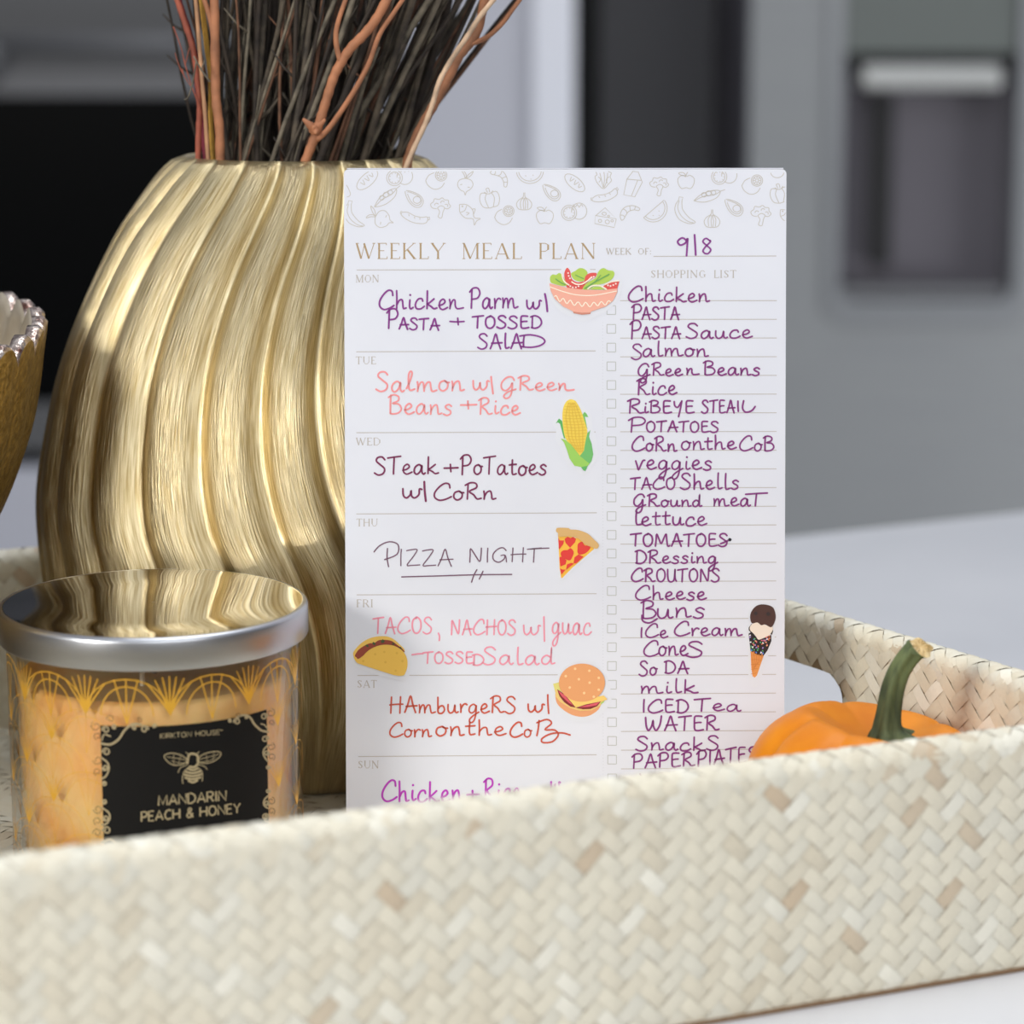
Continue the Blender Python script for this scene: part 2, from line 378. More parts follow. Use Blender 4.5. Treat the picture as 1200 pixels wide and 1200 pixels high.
# woven bottom
def inside_tray(x, y, mrg):
    p = Vector((x, y))
    for i in range(4):
        a, b = poly[i], poly[(i+1) % 4]; d = (b-a).normalized()
        if (p-a).dot(Vector((-d.y, d.x))) < mrg: return False
    return True
mb = MB(); ti = []
def bpt(a, b, h): p = T(a, b); return (p.x, p.y, .0040+h)
weave(mb, (-.26, .24), (-.01, .43), .0055, bpt, lambda a, b: inside_tray(T(a, b).x, T(a, b).y, .014), ti, rnd, 2, 2)
k0 = len(mb.v); ins = []
for i in range(4):
    p0, p1, p2 = poly[i-1], poly[i], poly[(i+1) % 4]; d0 = (p1-p0).normalized(); d1 = (p2-p1).normalized()
    ins.append(p1+(d1-d0).normalized()*.0085*1.41 if False else p1+Vector((-d0.y, d0.x))*.008+Vector((-d1.y, d1.x))*.008)
mb.add([(p.x, p.y, z) for z in (.0006, .0037) for p in ins], [(3,2,1,0),(4,5,6,7),(0,1,5,4),(1,2,6,5),(2,3,7,6),(3,0,4,7)], 1); ti += [0]*8
tint_build(mb, ti, 'tray_bottom', [m_weave, m_under], tray)
FLOOR = .0046

# ================================================================ GOLD VASE
VX, VY = -.0798, 1.068
VP = [(.047, .0465), (.049, .012)]
prof_px = [(.237,.0470),(.2345,.0498),(.229,.0545),(.211,.0672),(.185,.0803),(.162,.0896),(.1385,.0958),(.113,.1003),(.091,.1001),(.0705,.0975),(.05,.0905),(.032,.0795),(.016,.066),(.008,.0585),(FLOOR+.0005,.055)]
def interp(tab, x):
    tab = sorted(tab)
    if x <= tab[0][0]: return tab[0][1]
    for (a, b), (c, d) in zip(tab, tab[1:]):
        if x <= c:
            t = (x-a)/(c-a); return b+(d-b)*t
    return tab[-1][1]
zs = [p[0] for p in sorted(prof_px)]; rs = [p[1] for p in sorted(prof_px)]
sm = crom([Vector((z, r)) for z, r in zip(zs, rs)], 8); prof_s = [(p.x, p.y) for p in sm]
def smt(tab): return [(p.x, p.y) for p in crom([Vector(q) for q in tab], 6)]
TWA = smt([(.0, 19), (.05, 19), (.088, 21), (.113, 26), (.141, 30), (.17, 31.5), (.2, 28), (.235, 17)])
TWB = smt([(.0, 13), (.06, 13), (.104, 12), (.142, 9.5), (.176, 6), (.2, 2.5), (.235, -2.3)])
NR = 25
def rib(th, z):
    """th: angle from the camera-facing direction, positive to the left; returns radial offset"""
    a = interp(TWA, z)-21; b = interp(TWB, z)-12
    w = .5+.5*math.cos(th-.45); tw = (a*w+b*(1-w))*D2R
    ph = (th-tw)*NR/(2*math.pi)
    ph += .22*math.sin(3*(th-tw)+1.3)+.10*math.sin(z*38+th*2)
    u = (ph % 1.0); k = int(math.floor(ph)) % NR
    rv = ((k*7919) % 13)/13.0
    # broad brushed ridge, narrower smooth valley, slightly leaning
    c = .5+.5*math.cos(2*math.pi*(u-.40+.07*math.sin(2*math.pi*u+.6)+.03*(rv-.5)))
    h = 1-(1-c)**1.2
    return h, ph
mb = MB(); NT = 780; NZ = 110; zlo, zhi = FLOOR+.0005, .237
rows = []
uv = []
for i in range(NZ+1):
    z = zlo+(zhi-zlo)*i/NZ; R = interp(prof_s, z); fade = min(1, (z-zlo)/.03)*min(1, .7+(zhi-z)/.03)
    for j in range(NT):
        th = 2*math.pi*(j-NT/2)/NT; h, ph = rib(th, z); r = R+.0060*fade*(h-.74)
        mb.v.append((VX-r*math.sin(th), VY-r*math.cos(th), z)); uv.append((ph*.020, z, h))
for i in range(NZ):
    for j in range(NT):
        k = (j+1) % NT; mb.f.append((i*NT+j, i*NT+k, (i+1)*NT+k, (i+1)*NT+j)); mb.m.append(0)
# lip and inside wall, closed underside
top = NZ*NT; inner = [(.0435, .2385), (.041, .237), (.040, .228), (.047, .20), (.07, .15), (.085, .11), (.075, .05), (.045, .012), (.001, .010)]
for r, z in inner:
    for j in range(NT):
        th = 2*math.pi*(j-NT/2)/NT; mb.v.append((VX-r*math.sin(th), VY-r*math.cos(th), z)); uv.append((th*r, z, .5))
for i in range(len(inner)):
    A = top+i*NT
    for j in range(NT):
        k = (j+1) % NT; mb.f.append((A+j, A+k, A+NT+k, A+NT+j)); mb.m.append(0)
o = len(mb.v); mb.v.append((VX, VY, zlo)); uv.append((0, 0, 0))
for j in range(NT): mb.f.append((o, (j+1) % NT, j)); mb.m.append(0)
m_gold = bpy.data.materials.new('brushed_gold'); m_gold.use_nodes = True
t = m_gold.node_tree; b = t.nodes['Principled BSDF']; b.inputs['Metallic'].default_value = 1
at = N(m_gold, 'ShaderNodeAttribute'); at.attribute_name = 'brush'; mpn = N(m_gold, 'ShaderNodeMapping'); mpn.inputs['Scale'].default_value = (1, .025, 0)
nz = N(m_gold, 'ShaderNodeTexNoise'); nz.inputs['Scale'].default_value = 2400; nz.inputs['Detail'].default_value = 3
t.links.new(at.outputs['Vector'], mpn.inputs[0]); t.links.new(mpn.outputs[0], nz.inputs['Vector'])
bp = N(m_gold, 'ShaderNodeBump'); bp.inputs['Strength'].default_value = .55; bp.inputs['Distance'].default_value = .0007
t.links.new(nz.outputs[0], bp.inputs['Height']); t.links.new(bp.outputs[0], b.inputs['Normal'])
r = N(m_gold, 'ShaderNodeValToRGB'); r.color_ramp.elements[0].color = lin((168, 146, 98)); r.color_ramp.elements[1].color = lin((230, 216, 178)); r.color_ramp.elements[0].position = .3; r.color_ramp.elements[1].position = .7
t.links.new(nz.outputs[0], r.inputs[0]); t.links.new(r.outputs[0], b.inputs['Base Color'])
sxg = N(m_gold, 'ShaderNodeSeparateXYZ'); mr = N(m_gold, 'ShaderNodeMapRange'); mr2 = N(m_gold, 'ShaderNodeMapRange'); nz2 = N(m_gold, 'ShaderNodeTexNoise'); nz2.inputs['Scale'].default_value = 2600
t.links.new(at.outputs['Vector'], sxg.inputs[0]); t.links.new(sxg.outputs[2], mr.inputs[0]); t.links.new(sxg.outputs[2], mr2.inputs[0]); t.links.new(at.outputs['Vector'], nz2.inputs['Vector'])
mr.inputs['From Min'].default_value = .2; mr.inputs['From Max'].default_value = .7; mr.inputs['To Min'].default_value = .32; mr.inputs['To Max'].default_value = .36
mr2.inputs['From Min'].default_value = .2; mr2.inputs['From Max'].default_value = .75; mr2.inputs['To Min'].default_value = .10; mr2.inputs['To Max'].default_value = .9
t.links.new(mr.outputs[0], b.inputs['Roughness']); t.links.new(mr2.outputs[0], bp.inputs['Strength'])
bp2 = N(m_gold, 'ShaderNodeBump'); bp2.inputs['Strength'].default_value = .25; bp2.inputs['Distance'].default_value = .0002
t.links.new(nz2.outputs[0], bp2.inputs['Height']); t.links.new(bp.outputs[0], bp2.inputs['Normal']); t.links.new(bp2.outputs[0], b.inputs['Normal'])
vase = mb.build('gold_vase', m_gold, None, smooth=True, loc=(VX, VY, zlo))
at = vase.data.attributes.new('brush', 'FLOAT_VECTOR', 'POINT'); at.data.foreach_set('vector', [c for u in uv for c in u])
tag(vase, 'large brushed gold vase with swirling ribs, full of dried twigs', 'vase')

# ================================================================ TWIGS
m_tw = [noise_tint(mat('twig_bark', c, .8), tuple(int(v*.7) for v in c), tuple(min(255, int(v*1.25)) for v in c), 160, bump=.6, bdist=.0006) for c in ((72, 64, 53), (104, 96, 82), (50, 42, 35), (98, 68, 50))]
rt = random.Random(11)
def twig_mesh(base, rim, slope, top, rad, wob):
    pts = [base]; d = (rim-base); pts.append(base.lerp(rim, .6)+Vector((rt.uniform(-1, 1), rt.uniform(-1, 1), 0))*.002); pts.append(rim)
    z = rim.z; p = rim.copy(); sl = Vector((slope[0], slope[1], 0))
    while z < top:
        sl = sl+Vector((rt.uniform(-1, 1), rt.uniform(-1, 1), 0))*wob; p = p+Vector((sl.x, sl.y, 1))*.016; z = p.z; pts.append(p.copy())
    return pts
def twig(i):
    a = rt.uniform(0, 2*math.pi); rr = .0385*math.sqrt(rt.random())*(.84 if math.sin(a) < -.35 else 1); rim = Vector((VX+rr*math.cos(a), VY+rr*math.sin(a), .236))
    base = Vector((VX+rr*.6*math.cos(a+.6), VY+rr*.6*math.sin(a+.6), .03))
    fx = (rim.x-VX)/.0365
    slope = (.24+.26*fx+max(-.25, min(.25, rt.gauss(0, .16))), max(-.03, .25*math.sin(a)+rt.gauss(0, .14)))
    rad = rt.choice((.0006, .0008, .0010, .0012, .0015))*rt.uniform(.85, 1.15)
    pts = twig_mesh(base, rim, slope, rt.uniform(.36, .46), rad, .06)
    mb = MB(); n = len(pts); mb.tube(pts, [rad*(1-.35*k/n) for k in range(n)], 7)
    for kk in range(rt.choice((0, 0, 1, 2))):        # short broken side spur
        q = rt.randrange(2, min(n-1, 7)); p = pts[q]; d = Vector((rt.uniform(-1, 1), rt.uniform(-.5, .5), rt.uniform(.3, 1))).normalized()
        mb.tube([p, p+d*.006, p+d*.012+Vector((0, 0, .002))], [rad*.6, rad*.5, rad*.3], 5)
    o = mb.build('twig', m_tw[rt.choice((0, 0, 1, 2, 2, 3))], None, smooth=True, loc=pts[0])
    tag(o, 'thin grey-brown dried twig in the dense bundle in the gold vase', 'twig', 'grey-brown twigs in the gold vase')
for i in range(235): twig(i)
m_br = {k: noise_tint(mat('branch_bark_'+k, c, .7), tuple(int(v*.86) for v in c), tuple(min(255, int(v*1.12)) for v in c), 120, bump=.4, bdist=.0006)
        for k, c in {'orange': (168, 112, 78), 'tan': (186, 140, 104), 'red': (162, 86, 66), 'brown': (146, 98, 68), 'pale': (202, 172, 142), 'yellow': (196, 150, 62), 'wine': (120, 36, 56)}.items()}
def branch(pxs, Y, rpx, key, label, forks=(), knot=None, rough=0):
    P = [at_y(x, y, Y) for x, y in pxs]; k = rpx*Y/F
    d = (P[-1]-P[-2]).normalized(); ext = P[-1]+d*.15
    base = Vector((VX+(P[0].x-VX)*.45, VY+(P[0].y-VY)*.45, .05))
    pts = [base]+crom(P, 5)+[ext]
    mb = MB(); n = len(pts); mb.tube(pts, [k*.5*(1+.07*math.sin(i*2.1)) for i in range(n)], 10)
    o = mb.build('branch', m_br[key], None, smooth=True, loc=base); tag(o, label, 'branch', 'coloured branches in the gold vase')
    for fpx, fr_ in forks:
        Q = [at_y(x, y, Y-.0005) for x, y in fpx]; Q = crom(Q, 4)+[Q[-1]+(Q[-1]-Q[-2]).normalized()*.11]
        mb = MB(); mb.tube(Q, [fr_*Y/F*.5*(1.15-.3*i/len(Q)) for i in range(len(Q))], 8); mb.build('side_shoot', m_br[key], o, smooth=True)
    if knot:
        x, y, s_ = knot; c = at_y(x, y, Y); mb = MB(); rk = random.Random(5)
        for q in range(6):
            dd = Vector((rk.uniform(-1, 1), rk.uniform(-1, 0), rk.uniform(-.6, 1)))*s_*Y/F
            mb.tube([c-dd*.3, c+dd*.4, c+dd], [s_*Y/F*.42, s_*Y/F*.34, s_*Y/F*.12], 7)
        mb.build('bark_knot', m_br[key], o, smooth=True)
YF = VY-.034
branch([(258,196),(257,150),(253,115),(252,60),(251,-6)], YF+.006, 11, 'orange', 'thick upright orange-brown branch near the left of the twig bundle', forks=[([(253,60),(247,25),(238,-4)], 6)])
branch([(244,190),(240,130),(237,96),(233,45),(229,-6)], YF+.008, 5, 'tan', 'slim straight tan branch just left of the thick upright orange branch')
branch([(232,188),(233,150),(234,126),(231,90),(226,57),(216,25),(205,-8)], YF+.012, 7, 'red', 'reddish branch at the far left edge of the bundle, bending outwards')
branch([(250,190),(247,140),(247,95),(243,60)], YF+.012, 6, 'yellow', 'yellowish branch half hidden behind the thick upright orange branch')
branch([(232,100),(229,70),(222,40),(212,10),(207,-8)], YF+.018, 8, 'wine', 'dark wine-red stalk at the upper left edge of the bundle')
branch([(354,200),(362,178),(369,160),(377,135),(384,112),(392,88),(401,71),(412,55),(426,41),(441,22),(455,-4)], YF-.006, 11, 'orange', 'forked orange-brown branch leaning right in the middle of the bundle',
       forks=[([(399,72),(394,52),(395,30),(406,-3)], 6), ([(371,164),(384,152),(400,130),(417,103),(432,75),(444,42),(458,20),(475,-5)], 6)], knot=(369,152,14))
branch([(474,200),(483,178),(498,146),(508,118),(515,95),(530,68),(548,42),(562,20),(583,-6)], YF-.004, 6, 'pale', 'pale straight branch at the right edge of the bundle')
branch([(478,186),(488,160),(502,134),(514,113),(527,88),(538,66),(550,51),(560,34),(569,-4)], YF+.004, 11, 'brown', 'thick brown forked branch at the right edge, its side shoot reaching furthest out',
       forks=[([(550,52),(570,44),(588,28),(600,12),(612,-4)], 5.5)])
def fine(pls, Y, label, key):
    mb = MB()
    for P, w in pls: mb.tube(crom([at_y(x, y, Y) for x, y in P], 3), w*Y/F*.5, 5)
    o = mb.build('twiglet', m_br[key] if isinstance(key, str) else m_tw[key], None, smooth=True, loc=at_y(*pls[0][0][0], Y)); tag(o, label, 'twig', 'fine twiglets beside the bundle')
fine([([(236,130),(226,105),(217,76),(212,55),(203,31)], 1.3), ([(217,76),(222,56)], 1), ([(226,105),(212,82),(205,62)], 1), ([(216,90),(213,80)], 1)], YF+.01, 'fine branching reddish twiglet sticking out left of the bundle', 'red')
fine([([(246,96),(236,82),(227,66)], 2.2), ([(230,72),(226,95),(221,113),(216,117)], 2.0), ([(236,82),(240,70)], 1.5)], YF-.001, 'hooked grey twiglet hanging at the left edge of the bundle', 1)

# ================================================================ SCALLOPED BOWL (left edge)
BX, BYc, BR_, BZ = -.2905, 1.0, .1245, .1795
m_pearl = noise_tint(mat('pearl_glaze', (176, 166, 148), .30, .35), (160, 148, 128), (190, 180, 164), 60, bump=.15, bdist=.0006)
m_bgold = noise_tint(mat('hammered_gold', (158, 128, 62), .42, .9), (128, 100, 42), (180, 150, 84), 420, bump=.8, bdist=.0008)
m_rimc = noise_tint(mat('rim_metal', (170, 145, 132), .22, .9), (110, 76, 66), (222, 208, 198), 300, bump=.9, bdist=.0012)
bowl = tag(empty('footed_bowl', (BX, BYc, FLOOR)), 'gold footed bowl with scalloped rim, cut off at the left edge', 'bowl')
NS = 42; nt_ = NS*10
outp = [(.030, .050), (.050, .056), (.080, .077), (.104, .109), (.118, .142), (.1235, .170), (.1248, .178)]
outp = [(p.x, p.y) for p in crom([Vector(p) for p in outp], 5)]
mb = MB()
def sc(th): return abs(math.cos(th*NS/2))
vs = []; rowsn = 0; mi_row = []
for (r, z) in outp:
    fz = max(0, (z-.12)/.06); 
    vs.append([(r*(1+.012*fz*(sc(t_)-.5)), z+.0085*fz**3*(sc(t_)**.6-.5), t_) for t_ in [2*math.pi*j/nt_ for j in range(nt_)]]); mi_row.append(0)
vs.append([(.1238, .1795+.0085*(sc(t_)**.6-.5), t_) for t_ in [2*math.pi*j/nt_ for j in range(nt_)]]); mi_row.append(1)
vs.append([(.1200, .1795+.0085*(sc(t_)**.6-.5), t_) for t_ in [2*math.pi*j/nt_ for j in range(nt_)]]); mi_row.append(1)
vs.append([(.1180+.0008*sc(t_), .176, t_) for t_ in [2*math.pi*j/nt_ for j in range(nt_)]]); mi_row.append(2)
for (r, z) in [(.1145, .160), (.104, .128), (.088, .098), (.06, .074), (.03, .062), (.001, .06)]:
    vs.append([(r, z, t_) for t_ in [2*math.pi*j/nt_ for j in range(nt_)]]); mi_row.append(2)
for row in vs:
    mb.v += [(BX+r*math.cos(t_), BYc+r*math.sin(t_), z) for r, z, t_ in row]
for i in range(len(vs)-1):
    for j in range(nt_):
        k = (j+1) % nt_; mb.f.append((i*nt_+j, i*nt_+k, (i+1)*nt_+k, (i+1)*nt_+j)); mb.m.append(1 if mi_row[i+1] == 1 else (2 if mi_row[i] >= 1 else 0))
mb.build('bowl_shell', [m_bgold, m_rimc, m_pearl], bowl, smooth=True)
mb = MB(); mb.lathe([(.001, FLOOR+.0006), (.05, FLOOR+.0006), (.05, .010), (.03, .016), (.014, .026), (.013, .040), (.022, .048), (.034, .0515), (.001, .0515)], 64, 0, (BX, BYc)); mb.build('foot', m_bgold, bowl, smooth=True)

bowl.rotation_euler.x = 4*D2R
# ================================================================ CANDLE
CX, CY = (181-600)/F*.947, .925
CR, LR = .0490, .0517; LT = .0978; LB = .0868
cand = tag(empty('jar_candle', (CX, CY, FLOOR)), 'glass jar candle with steel lid, black label and peach wax, in front of the vase', 'candle')
def at_cyl(R):
    def f(px, py):
        r = ray(px, py); ox, oy = -CX, -CY
        A = r.x**2+r.y**2; B = ox*r.x+oy*r.y; C = ox*ox+oy*oy-R*R; disc = max(0, B*B-A*C); t_ = (-B-math.sqrt(disc))/A
        return O0+r*t_
    return f
m_glass = bpy.data.materials.new('clear_glass'); m_glass.use_nodes = True
t = m_glass.node_tree; t.nodes.clear(); ou = N(m_glass, 'ShaderNodeOutputMaterial'); mx = N(m_glass, 'ShaderNodeMixShader'); tr = N(m_glass, 'ShaderNodeBsdfTransparent'); gl = N(m_glass, 'ShaderNodeBsdfGlossy'); lw = N(m_glass, 'ShaderNodeLayerWeight'); pw = N(m_glass, 'ShaderNodeMath'); fn = N(m_glass, 'ShaderNodeMath')
gl.inputs['Roughness'].default_value = .03; lw.inputs[0].default_value = .5; pw.operation = 'POWER'; pw.inputs[1].default_value = 4; fn.operation = 'MULTIPLY_ADD'; fn.inputs[1].default_value = .9; fn.inputs[2].default_value = .035; t.links.new(lw.outputs['Facing'], pw.inputs[0]); t.links.new(pw.outputs[0], fn.inputs[0]); tr.inputs[0].default_value = (.96, .96, .95, 1)
t.links.new(fn.outputs[0], mx.inputs[0]); t.links.new(tr.outputs[0], mx.inputs[1]); t.links.new(gl.outputs[0], mx.inputs[2]); t.links.new(mx.outputs[0], ou.inputs[0])
mb = MB(); z0 = FLOOR+.0006
mb.lathe([(.001, z0), (CR-.004, z0), (CR-.001, z0+.001), (CR, z0+.004), (CR, LB+.004), (CR-.0005, LB+.006), (CR-.0025, LB+.006), (CR-.003, LB+.004), (CR-.003, z0+.010), (CR-.006, z0+.008), (.001, z0+.008)], 128, 0, (CX, CY))
jar = mb.build('glass_jar', m_glass, cand, smooth=True); 
m_wax = noise_tint(mat('peach_wax', (250, 200, 128), .5, 0, Subsurface_Weight=.25, Subsurface_Radius=(.01, .006, .003), Subsurface_Scale=.6), (246, 176, 92), (252, 208, 136), 45, 3)
WZ = .0735; WR = CR-.0034
mb = MB(); mb.lathe([(.001, z0+.0086), (WR-.002, z0+.0086), (WR, z0+.011), (WR, WZ), (WR-.0015, WZ+.0015), (WR-.006, WZ), (.001, WZ-.0005)], 96, 0, (CX, CY)); wax = mb.build('wax', m_wax, cand, smooth=True)
mb = MB()
for k in range(3):
    a = k*2.094+.4; x, y = CX+.017*math.cos(a), CY+.017*math.sin(a); mb.tube([(x, y, WZ-.002), (x, y, WZ+.004), (x+.001, y, WZ+.008)], .0009, 6)
mb.build('wicks', mat('wick', (222, 214, 196), .8), wax)
m_lid = mat('brushed_lid', (186, 188, 193), .33, 1); m_lidtop = mat('polished_lid', (214, 214, 216), .045, 1)
mb = MB()
pr = [(LR-.0012, LB), (LR-.0002, LB+.0002), (LR, LB+.0006), (LR, LT-.0016), (LR-.0003, LT-.0007), (LR-.0010, LT-.0001), (LR-.0018, LT)]
mb.lathe(pr, 160, 0, (CX, CY)); mb.lathe([(LR-.0018, LT), (LR-.0024, LT-.0002), (.03, LT-.0002), (.0005, LT-.0002)], 160, 1, (CX, CY)); mb.lathe([(LR-.0012, LB), (LR-.0014, LT-.002), (.001, LT-.002)], 96, 0, (CX, CY))
mb.build('lid', [m_lid, m_lidtop], cand, smooth=True)
# gold fan pattern printed on the glass
m_gleaf = mat('gold_print', (236, 180, 62), .35, .35)
mb = MB(); rp = CR+.00012
def cyl(th, z): return (CX+rp*math.sin(th), CY-rp*math.cos(th), z)
def cstroke(P, w, taper=False):
    # P in (arc length, z)
    L = ribbon2(P, w); vs = []
    for a, b_ in L: vs += [cyl(a.x/rp, a.y), cyl(b_.x/rp, b_.y)]
    mb.add(vs, [(2*i, 2*i+1, 2*i+3, 2*i+2) for i in range(len(L)-1)])
sp = 32.4*D2R*rp; zb0 = at_cyl(rp)(181, 829).z
labL, labR = -18*D2R*rp, 44*D2R*rp
for row in range(7):
    zb = zb0-.0105*row
    for i in range(-4, 5):
        s0 = (12.7*D2R*rp)+(i+(.5 if row % 2 else 0))*sp
        if abs(s0/rp) > 1.9 or (row > 0 and labL-.004 < s0 < labR+.004): continue
        zt = min(zb+.0115, LB-.0002)
        for k in range(-3, 4):
            a = k*.17; ln = .0125 if row == 0 else .0085
            P = [Vector((s0+math.sin(a)*ln*q*(1+.25*q*abs(k)/4), zb-.001+math.cos(a*(1+.2*q))*ln*q)) for q in (0, .35, .7, 1)]
            P = [p for p in P if p.y < LB]; 
            if len(P) > 1: cstroke(P, [(.0007 if row == 0 else .0005)*(1-.75*q/len(P)) for q in range(len(P))])
        for wd, hh in ((1.0, .0122), (.62, .0098)):
            P = []
            for q in range(13):
                a = math.pi*q/12; P.append(Vector((s0+sp/2-math.cos(a)*sp/2*wd, zb-.0015+math.sin(a)*hh)))
            if row == 0 or not (labL < s0+sp/2 < labR): cstroke([p for p in P if p.y < LB], .0004 if row == 0 else .00018)
        for dx in (-.14, 0, .14):
            if row == 0 or not (labL < s0+sp/2 < labR):
                P = [Vector((s0+sp/2+dx*sp*q, zb-.004+.0145*q)) for q in (0, .5, 1)]; cstroke([p for p in P if p.y < LB], .0004 if row == 0 else .00015)
mb.build('gold_fan_print', m_gleaf, jar, recalc=False)
# black label with its lettering, bee and scroll border
cl0 = at_cyl(CR+.00022); cl1 = at_cyl(CR+.00030)
lz1 = at_cyl(CR)(181, 846).z
def cth(px): p_ = at_cyl(CR)(px, 930); return math.atan2(p_.x-CX, CY-p_.y)
tl, tr_ = cth(120.7), cth(314)
mb = MB(); RLb = CR+.0002; nn = 40
mb.add([(CX+RLb*math.sin(tl+(tr_-tl)*i/nn), CY-RLb*math.cos(tl+(tr_-tl)*i/nn), z) for z in (.012, lz1) for i in range(nn+1)], [(i, i+1, nn+2+i, nn+1+i) for i in range(nn)])
labl = mb.build('paper_label', mat('black_label', (13, 12, 12), .6, 0, Specular_IOR_Level=.2), cand)
m_cream = mat('label_gold_ink', (176, 160, 124), .45, .2)
def L5(u, v): return (100+u/5, 820+v/5)
def lp(P): return [Vector(L5(*p)) for p in P]
SANS = {'M': (.9, [[(0,0),(.05,1),(.45,.1),(.85,1),(.9,0)]]), 'A': (.8, [[(0,0),(.4,1),(.8,0)],[(.14,.33),(.66,.33)]]), 'N': (.75, [[(0,0),(0,1),(.75,0),(.75,1)]]),
 'D': (.75, [[(0,0),(0,1),(.35,1),(.65,.8),(.75,.5),(.65,.2),(.35,0),(0,0)]]), 'R': (.65, [[(0,0),(0,1),(.4,1),(.58,.9),(.6,.72),(.5,.55),(.3,.48),(0,.48)],[(.3,.48),(.65,0)]]),
 'I': (.12, [[(.06,0),(.06,1)]]), 'P': (.6, [[(0,0),(0,1),(.4,1),(.58,.88),(.6,.7),(.5,.5),(.35,.44),(0,.44)]]), 'E': (.55, [[(.55,1),(0,1),(0,0),(.55,0)],[(0,.52),(.48,.52)]]),
 'C': (.7, [[(.7,.88),(.45,1),(.18,.9),(.02,.55),(.08,.2),(.35,0),(.7,.1)]]), 'H': (.72, [[(0,0),(0,1)],[(.72,0),(.72,1)],[(0,.5),(.72,.5)]]), '&': (.75, [[(.75,0),(.2,.68),(.22,.9),(.38,1),(.54,.88),(.5,.68),(.12,.4),(.05,.2),(.2,0),(.42,.02),(.7,.45)]]),
 'O': (.85, [[(.42,1),(.15,.88),(.02,.5),(.15,.12),(.42,0),(.7,.12),(.83,.5),(.7,.88),(.42,1)]]), 'Y': (.7, [[(0,1),(.35,.48),(.7,1)],[(.35,.48),(.35,0)]]), 'K': (.65, [[(0,0),(0,1)],[(.6,1),(.05,.48),(.65,0)]]),
 'T': (.65, [[(0,1),(.65,1)],[(.32,1),(.32,0)]]), 'U': (.72, [[(0,1),(0,.35),(.12,.08),(.36,0),(.6,.08),(.72,.35),(.72,1)]]), 'S': (.58, [[(.55,.88),(.3,1),(.06,.85),(.1,.62),(.45,.42),(.56,.22),(.36,.0),(.02,.1)]]), ' ': (.35, [])}
def sans(mb, txt, u0, v0, u1, v1, h, w, mapf, conv):
    tot = sum(SANS[c][0]+.2 for c in txt)-.2; x = 0; sc_ = (u1-u0)/tot
    for c in txt:
        for P in SANS[c][1]:
            Q = []
            for (a, b_) in P:
                u = u0+(x+a)*sc_; v = v0+(v1-v0)*(u-u0)/(u1-u0)-b_*h; Q.append(Vector(conv(u, v)))
            stroke(mb, Q, w, mapf, taper=False)
        x += SANS[c][0]+.2
mb = MB()
sans(mb, 'KIRKTON HOUSE', 442, 203, 788, 182, 28, .85, cl1, L5)
sans(mb, 'MANDARIN', 430, 598, 825, 571, 58, 1.9, cl1, L5)
sans(mb, 'PEACH & HONEY', 330, 692, 908, 645, 56, 1.9, cl1, L5)
stroke(mb, lp([(792, 158), (806, 156)]), .8, cl1)
mb.build('lettering', m_cream, labl, recalc=False)
mb = MB()   # bee
for P, w in (([(602,330),(560,300),(500,290),(465,305),(480,335),(520,360),(570,355),(602,335)], 1.1), ([(655,325),(700,295),(760,282),(795,290),(785,318),(740,345),(690,350),(655,335)], 1.1),
             ([(600,332),(540,320),(480,312)], .7), ([(658,330),(720,315),(785,298)], .7), ([(590,350),(540,345),(505,335)], .6), ([(670,345),(730,335),(765,315)], .6), ([(560,300),(550,350)], .5), ([(520,295),(520,355)], .5), ([(710,297),(715,345)], .5), ([(755,285),(750,340)], .5),
             ([(600,350),(610,300),(640,295),(660,310),(662,350),(640,372),(612,370)], 2.6), ([(605,375),(580,400),(570,440),(574,470)], 1.0), ([(660,375),(685,400),(688,440),(684,455)], 1.0), ([(598,360),(560,375),(545,405)], .9), ([(668,358),(705,372),(715,388)], .9),
             ([(610,300),(592,285)], .9), ([(655,298),(668,282)], .9)):
    stroke(mb, crom(lp(P), 4), w, cl1)
for k in range(5):
    v = 385+k*18; hw = [30, 44, 48, 44, 26][k]; stroke(mb, crom(lp([(632-hw, v-4), (632, v+5), (632+hw, v-6)]), 4), 2.5, cl1)
mb.build('bee_emblem', m_cream, labl, recalc=False)
mb = MB()
def spiral(u, v, r, s0=0, turns=1.3, d=1): return [(u+r*(1-.62*q/14)*math.cos(s0+d*turns*6.28*q/14), v+r*(1-.62*q/14)*math.sin(s0+d*turns*6.28*q/14)) for q in range(15)]
scr = [([(96,232),(150,238),(200,205),(232,155),(280,118),(330,122)], 2.6), ([(100,215),(112,180),(150,190)], 1.6), ([(1072,172),(1032,162),(992,125),(965,82),(925,70),(890,84)], 2.6), ([(1070,155),(1050,130),(1030,125)], 1.6),
       ([(98,318),(132,345),(140,385),(122,425),(98,440)], 2), ([(98,610),(138,640),(144,675),(125,705),(98,712)], 2), ([(98,812),(150,795),(190,828)], 2.4), ([(1074,250),(1048,275),(1046,310),(1070,345)], 2), ([(1072,548),(1048,575),(1048,605),(1070,622)], 2), ([(1075,700),(1050,690),(1060,655)], 1.6)]
for (u, v, r, s_, d) in ((122,152,22,3,1),(125,282,24,3,1),(350,148,22,0,-1),(290,135,14,1,1),(410,128,12,2,1),(118,375,18,3,-1),(112,470,14,4,1),(112,575,14,2,-1),(120,672,18,3,-1),(126,745,24,3,1),(172,132,14,1,1),
                       (1050,82,20,0,-1),(890,108,20,3,1),(945,78,12,2,-1),(850,100,10,1,1),(1056,215,20,0,-1),(1064,295,16,0,1),(1072,380,12,0,1),(1072,520,12,0,1),(1064,590,16,0,1),(1056,672,20,0,-1)):
    scr.append((spiral(u, v, r, s_, 1.2, d), 1.7))
